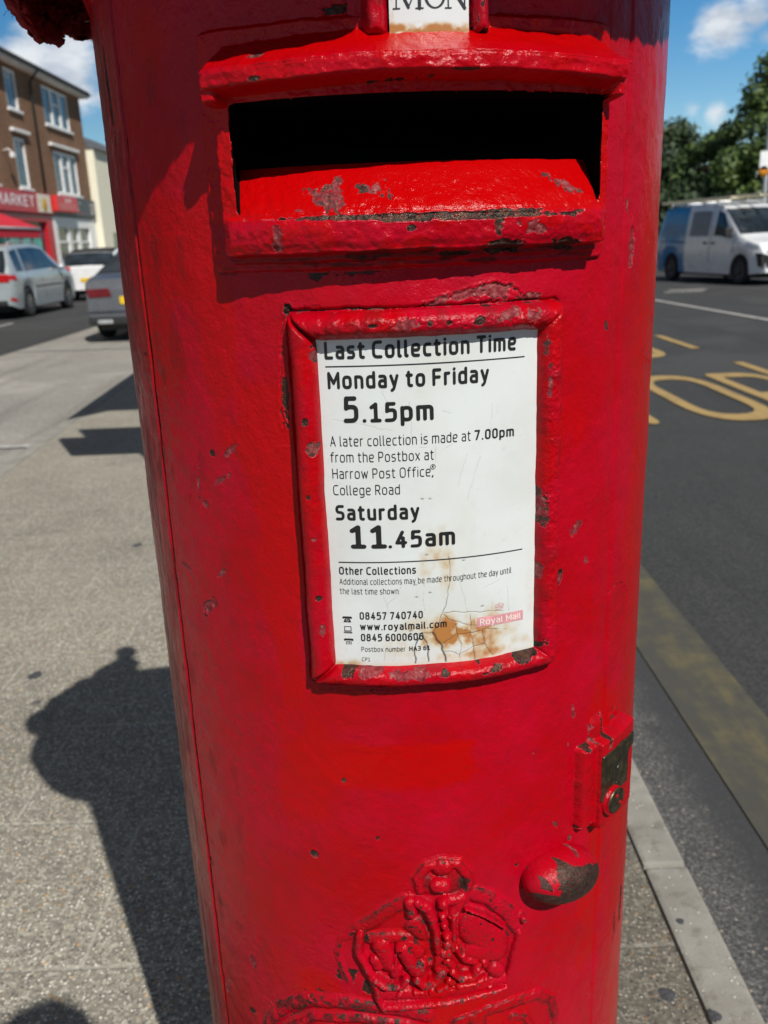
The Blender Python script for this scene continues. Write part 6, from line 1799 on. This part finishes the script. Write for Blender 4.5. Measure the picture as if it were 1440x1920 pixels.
MB().box((-.26, -.12, zsg - .26), (.06, -.085, zsg + .26), .01).build('white_plate', UPVC, lpb)
AMB = plain('amber_plate', (.60, .23, .012), .5)
MB().lathe([(0, .02), (.15, .02), (.15, 0), (0, 0)], 28, M=Matrix.Translation((-.13, -.10, zso)) @ Matrix.Rotation(math.pi / 2, 4, 'X')).build('amber_plate', AMB, lpb)

# ================================================================ sky: clear blue with a few fair weather clouds
wt = world.node_tree; wn = wt.nodes
bg = wn['Background']
sky = wn.new('ShaderNodeTexSky'); sky.sky_type = 'NISHITA'; sky.sun_disc = False
sky.sun_elevation = SUN_EL; sky.sun_rotation = rad(206.6); sky.air_density = 1.0; sky.dust_density = 0.3; sky.ozone_density = 2.5
class WT(NT):
    def __init__(s): s.t = wt; s.n = wn
w_ = WT()
dirv = wn.new('ShaderNodeTexCoord').outputs['Generated']
mp = wn.new('ShaderNodeMapping'); mp.inputs['Scale'].default_value = (1, 1, 2.1); wt.links.new(dirv, mp.inputs['Vector'])
cn = w_.noise(mp.outputs[0], 9.0, 8, .62, .3)
cn2 = w_.noise(mp.outputs[0], 2.2, 4, .5)
mask = None
for (px, py, deg, amp) in [(1350, 45, 3.3, 1.0), (1405, 15, 2.4, .8), (1345, 222, 1.5, .75), (1300, 210, 1.0, .4), (1260, 275, 1.4, .5), (130, 140, 4.2, 1.25), (60, 110, 3.6, 1.0), (180, 175, 3.0, .9), (1440, 70, 1.5, .5), (700, 150, 8, .8), (900, 50, 6, .7)]:
    v = ray(px, py)
    dn = wn.new('ShaderNodeVectorMath'); dn.operation = 'DISTANCE'
    wt.links.new(dirv, dn.inputs[0]); dn.inputs[1].default_value = tuple(v)
    m_ = w_.rng(dn.outputs['Value'], 0.0, math.radians(deg), amp, 0.0)
    mask = m_ if mask is None else w_.math('MAXIMUM', mask, m_)
far = w_.math('MULTIPLY', w_.rng(cn2, .54, .68), .5)
mask = w_.math('MAXIMUM', mask, w_.math('MULTIPLY', far, 0.0))
cl = w_.math('MULTIPLY_ADD', mask, .62, w_.math('MULTIPLY', w_.math('SUBTRACT', cn, .5), 1.5))
fac = w_.rng(cl, .22, .62)
shade = w_.rng(w_.noise(mp.outputs[0], 14, 5, .6), .35, .65)
ccol = w_.mix(shade, (11, 12.2, 14), (19, 19.5, 20))
hs_ = wn.new('ShaderNodeHueSaturation'); hs_.inputs['Saturation'].default_value = 1.45; wt.links.new(sky.outputs[0], hs_.inputs['Color'])
sepd = wn.new('ShaderNodeSeparateXYZ'); wt.links.new(dirv, sepd.inputs[0])
grad = w_.rng(sepd.outputs[2], .20, .62, 2.0, .50)            # the blue deepens towards the zenith
skc = w_.mix(1.0, hs_.outputs[0], grad, 'MULTIPLY')
over = w_.math('MULTIPLY', w_.rng(sepd.outputs[2], .44, .62), w_.rng(cn2, .36, .56))   # unseen overhead cloud, added to take the blue out of shadows
skc = w_.mix(w_.math('MULTIPLY', over, .85), skc, (5.2, 4.9, 4.5))
wt.links.new(w_.mix(w_.math('MULTIPLY', fac, .92), skc, ccol), bg.inputs['Color'])
bg.inputs['Strength'].default_value = 0.046

# ================================================================ the photographer, just behind the camera, whose shadow reaches the bottom left corner
def skin_mesh(name, nodes, edges, mat, parent, sub=2):
    """nodes: [(x, y, z, radius)]; node 0 is the root"""
    me = bpy.data.meshes.new(name)
    me.from_pydata([n_[:3] for n_ in nodes], edges, [])
    o = link(name, me, mat, parent)
    sk = o.modifiers.new('skin', 'SKIN'); sk.use_smooth_shade = True
    for v_, n_ in zip(me.skin_vertices[0].data, nodes):
        r_ = n_[3]; v_.radius = r_ if isinstance(r_, tuple) else (r_, r_)
    me.skin_vertices[0].data[0].use_root = True
    sb = o.modifiers.new('round', 'SUBSURF'); sb.levels = sub; sb.render_levels = sub
    return o
SKINM = plain('skin', (.42, .24, .17), .5, var=.06)
CLOTH = plain('dark_navy_cloth', (.018, .02, .03), .9, bump=.002, scale=20)
DENIM = plain('dark_denim', (.03, .04, .065), .9, bump=.002, scale=30)
HAIR = plain('dark_hair', (.012, .009, .007), .6, var=.4, scale=60)
per = tag(empty('person', (.13, -.36, 0)), 'person in dark clothes holding up a phone, casting the head shadow at bottom left', 'person')
nd = [(0, 0, .97, (.13, .10)), (0, 0, 1.15, (.12, .09)), (0, .01, 1.32, (.15, .10)), (0, 0, 1.46, (.085, .07)), (0, .015, 1.53, .052), (0, .03, 1.60, (.072, .085)), (0, .035, 1.69, (.074, .09)), (0, .02, 1.745, (.05, .06))]
ed = [(i, i + 1) for i in range(7)]
for s_ in (-1, 1):
    b_ = len(nd)
    nd += [(s_ * .10, 0, .90, .085), (s_ * .11, .01, .50, .058), (s_ * .115, -.02, .10, .040), (s_ * .12, .02, .045, .038), (s_ * .13, .14, .03, .030)]
    ed += [(0, b_)] + [(b_ + i, b_ + i + 1) for i in range(4)]
    b_ = len(nd)
    px_ = -.13 + s_ * .045                                    # the hands meet round the phone
    nd += [(s_ * .185, 0, 1.43, .055), (s_ * .235, .06, 1.18, .042), ((s_ * .235 + px_) / 2 + s_ * .02, .20, 1.19, .036), (px_ + s_ * .010, .285, 1.20, .026), (px_, .312, 1.235, (.036, .018))]
    ed += [(2, b_)] + [(b_ + i, b_ + i + 1) for i in range(4)]
    w_ = len(nd) - 1
    for f_ in range(4):                                       # four fingers curl over the back edge, the thumb lies in front of the screen
        z_ = 1.215 + .018 * f_; l_ = (.8, 1.0, .95, .75)[f_]
        b_ = len(nd)
        nd += [(px_ - s_ * .004, .322, z_, .0095), (px_ - s_ * .012, .335 , z_ + .004, .0085), (px_ - s_ * (.012 + .016 * l_), .338, z_ + .006, .0075)]
        ed += [(w_, b_), (b_, b_ + 1), (b_ + 1, b_ + 2)]
    b_ = len(nd)
    nd += [(px_ + s_ * .002, .305, 1.262, .010), (px_ - s_ * .012, .300, 1.285, .0085)]
    ed += [(w_, b_), (b_, b_ + 1)]
skin_mesh('body', nd, ed, SKINM, per)
skin_mesh('shirt', [(0, 0, .96, (.17, .125)), (0, 0, 1.15, (.16, .115)), (0, .01, 1.33, (.185, .125)), (0, 0, 1.45, (.105, .085))] + [q for s_ in (-1, 1) for q in [(s_ * .19, 0, 1.43, .072), (s_ * .235, .06, 1.20, .056), (s_ * .17 - .03, .15, 1.19, .048)]],
          [(0, 1), (1, 2), (2, 3), (2, 4), (4, 5), (5, 6), (2, 7), (7, 8), (8, 9)], CLOTH, per)
skin_mesh('trousers', [(0, 0, .98, (.16, .125))] + [q for s_ in (-1, 1) for q in [(s_ * .10, 0, .88, .105), (s_ * .112, .01, .50, .078), (s_ * .116, -.01, .10, .068)]], [(0, 1), (1, 2), (2, 3), (0, 4), (4, 5), (5, 6)], DENIM, per)
for s_ in (-1, 1): skin_mesh('shoe', [(s_ * .12, -.03, .045, .05), (s_ * .125, .06, .042, .048), (s_ * .132, .15, .035, .04)], [(0, 1), (1, 2)], TRIM, per)
hm = MB(); hm.blob((0, .005, 1.715), .092, .105, .085, 3, jit=.03); hm.blob((0, -.03, 1.66), .088, .085, .09, 3, jit=.03); hm.build('hair', HAIR, per)
MB().blob((0, .128, 1.640), .013, .018, .022, 2).build('nose', SKINM, per)
for s_ in (-1, 1):
    MB().blob((s_ * .034, .108, 1.665), .013, .010, .009, 2).build('eye', plain('eye', (.5, .48, .45), .2), per)
    MB().blob((s_ * .083, .03, 1.645), .012, .022, .032, 2).build('ear', SKINM, per)
MB().blob((0, .118, 1.603), .024, .008, .007, 2).build('mouth', plain('lips', (.30, .11, .10), .5), per)
ph = tag(empty('phone', (0, -.030, 1.26)), 'black phone held up in both hands behind the viewpoint', 'phone')
pb = MB().box((-.036, -.0045, -.074), (.036, .0045, .074), .006).build('phone_body', TRIM, ph)
MB().box((-.033, -.0052, -.070), (.033, -.0047, .070)).build('screen', CARGLASS, ph)
ph.rotation_euler = (-PITCH, 0, 0)
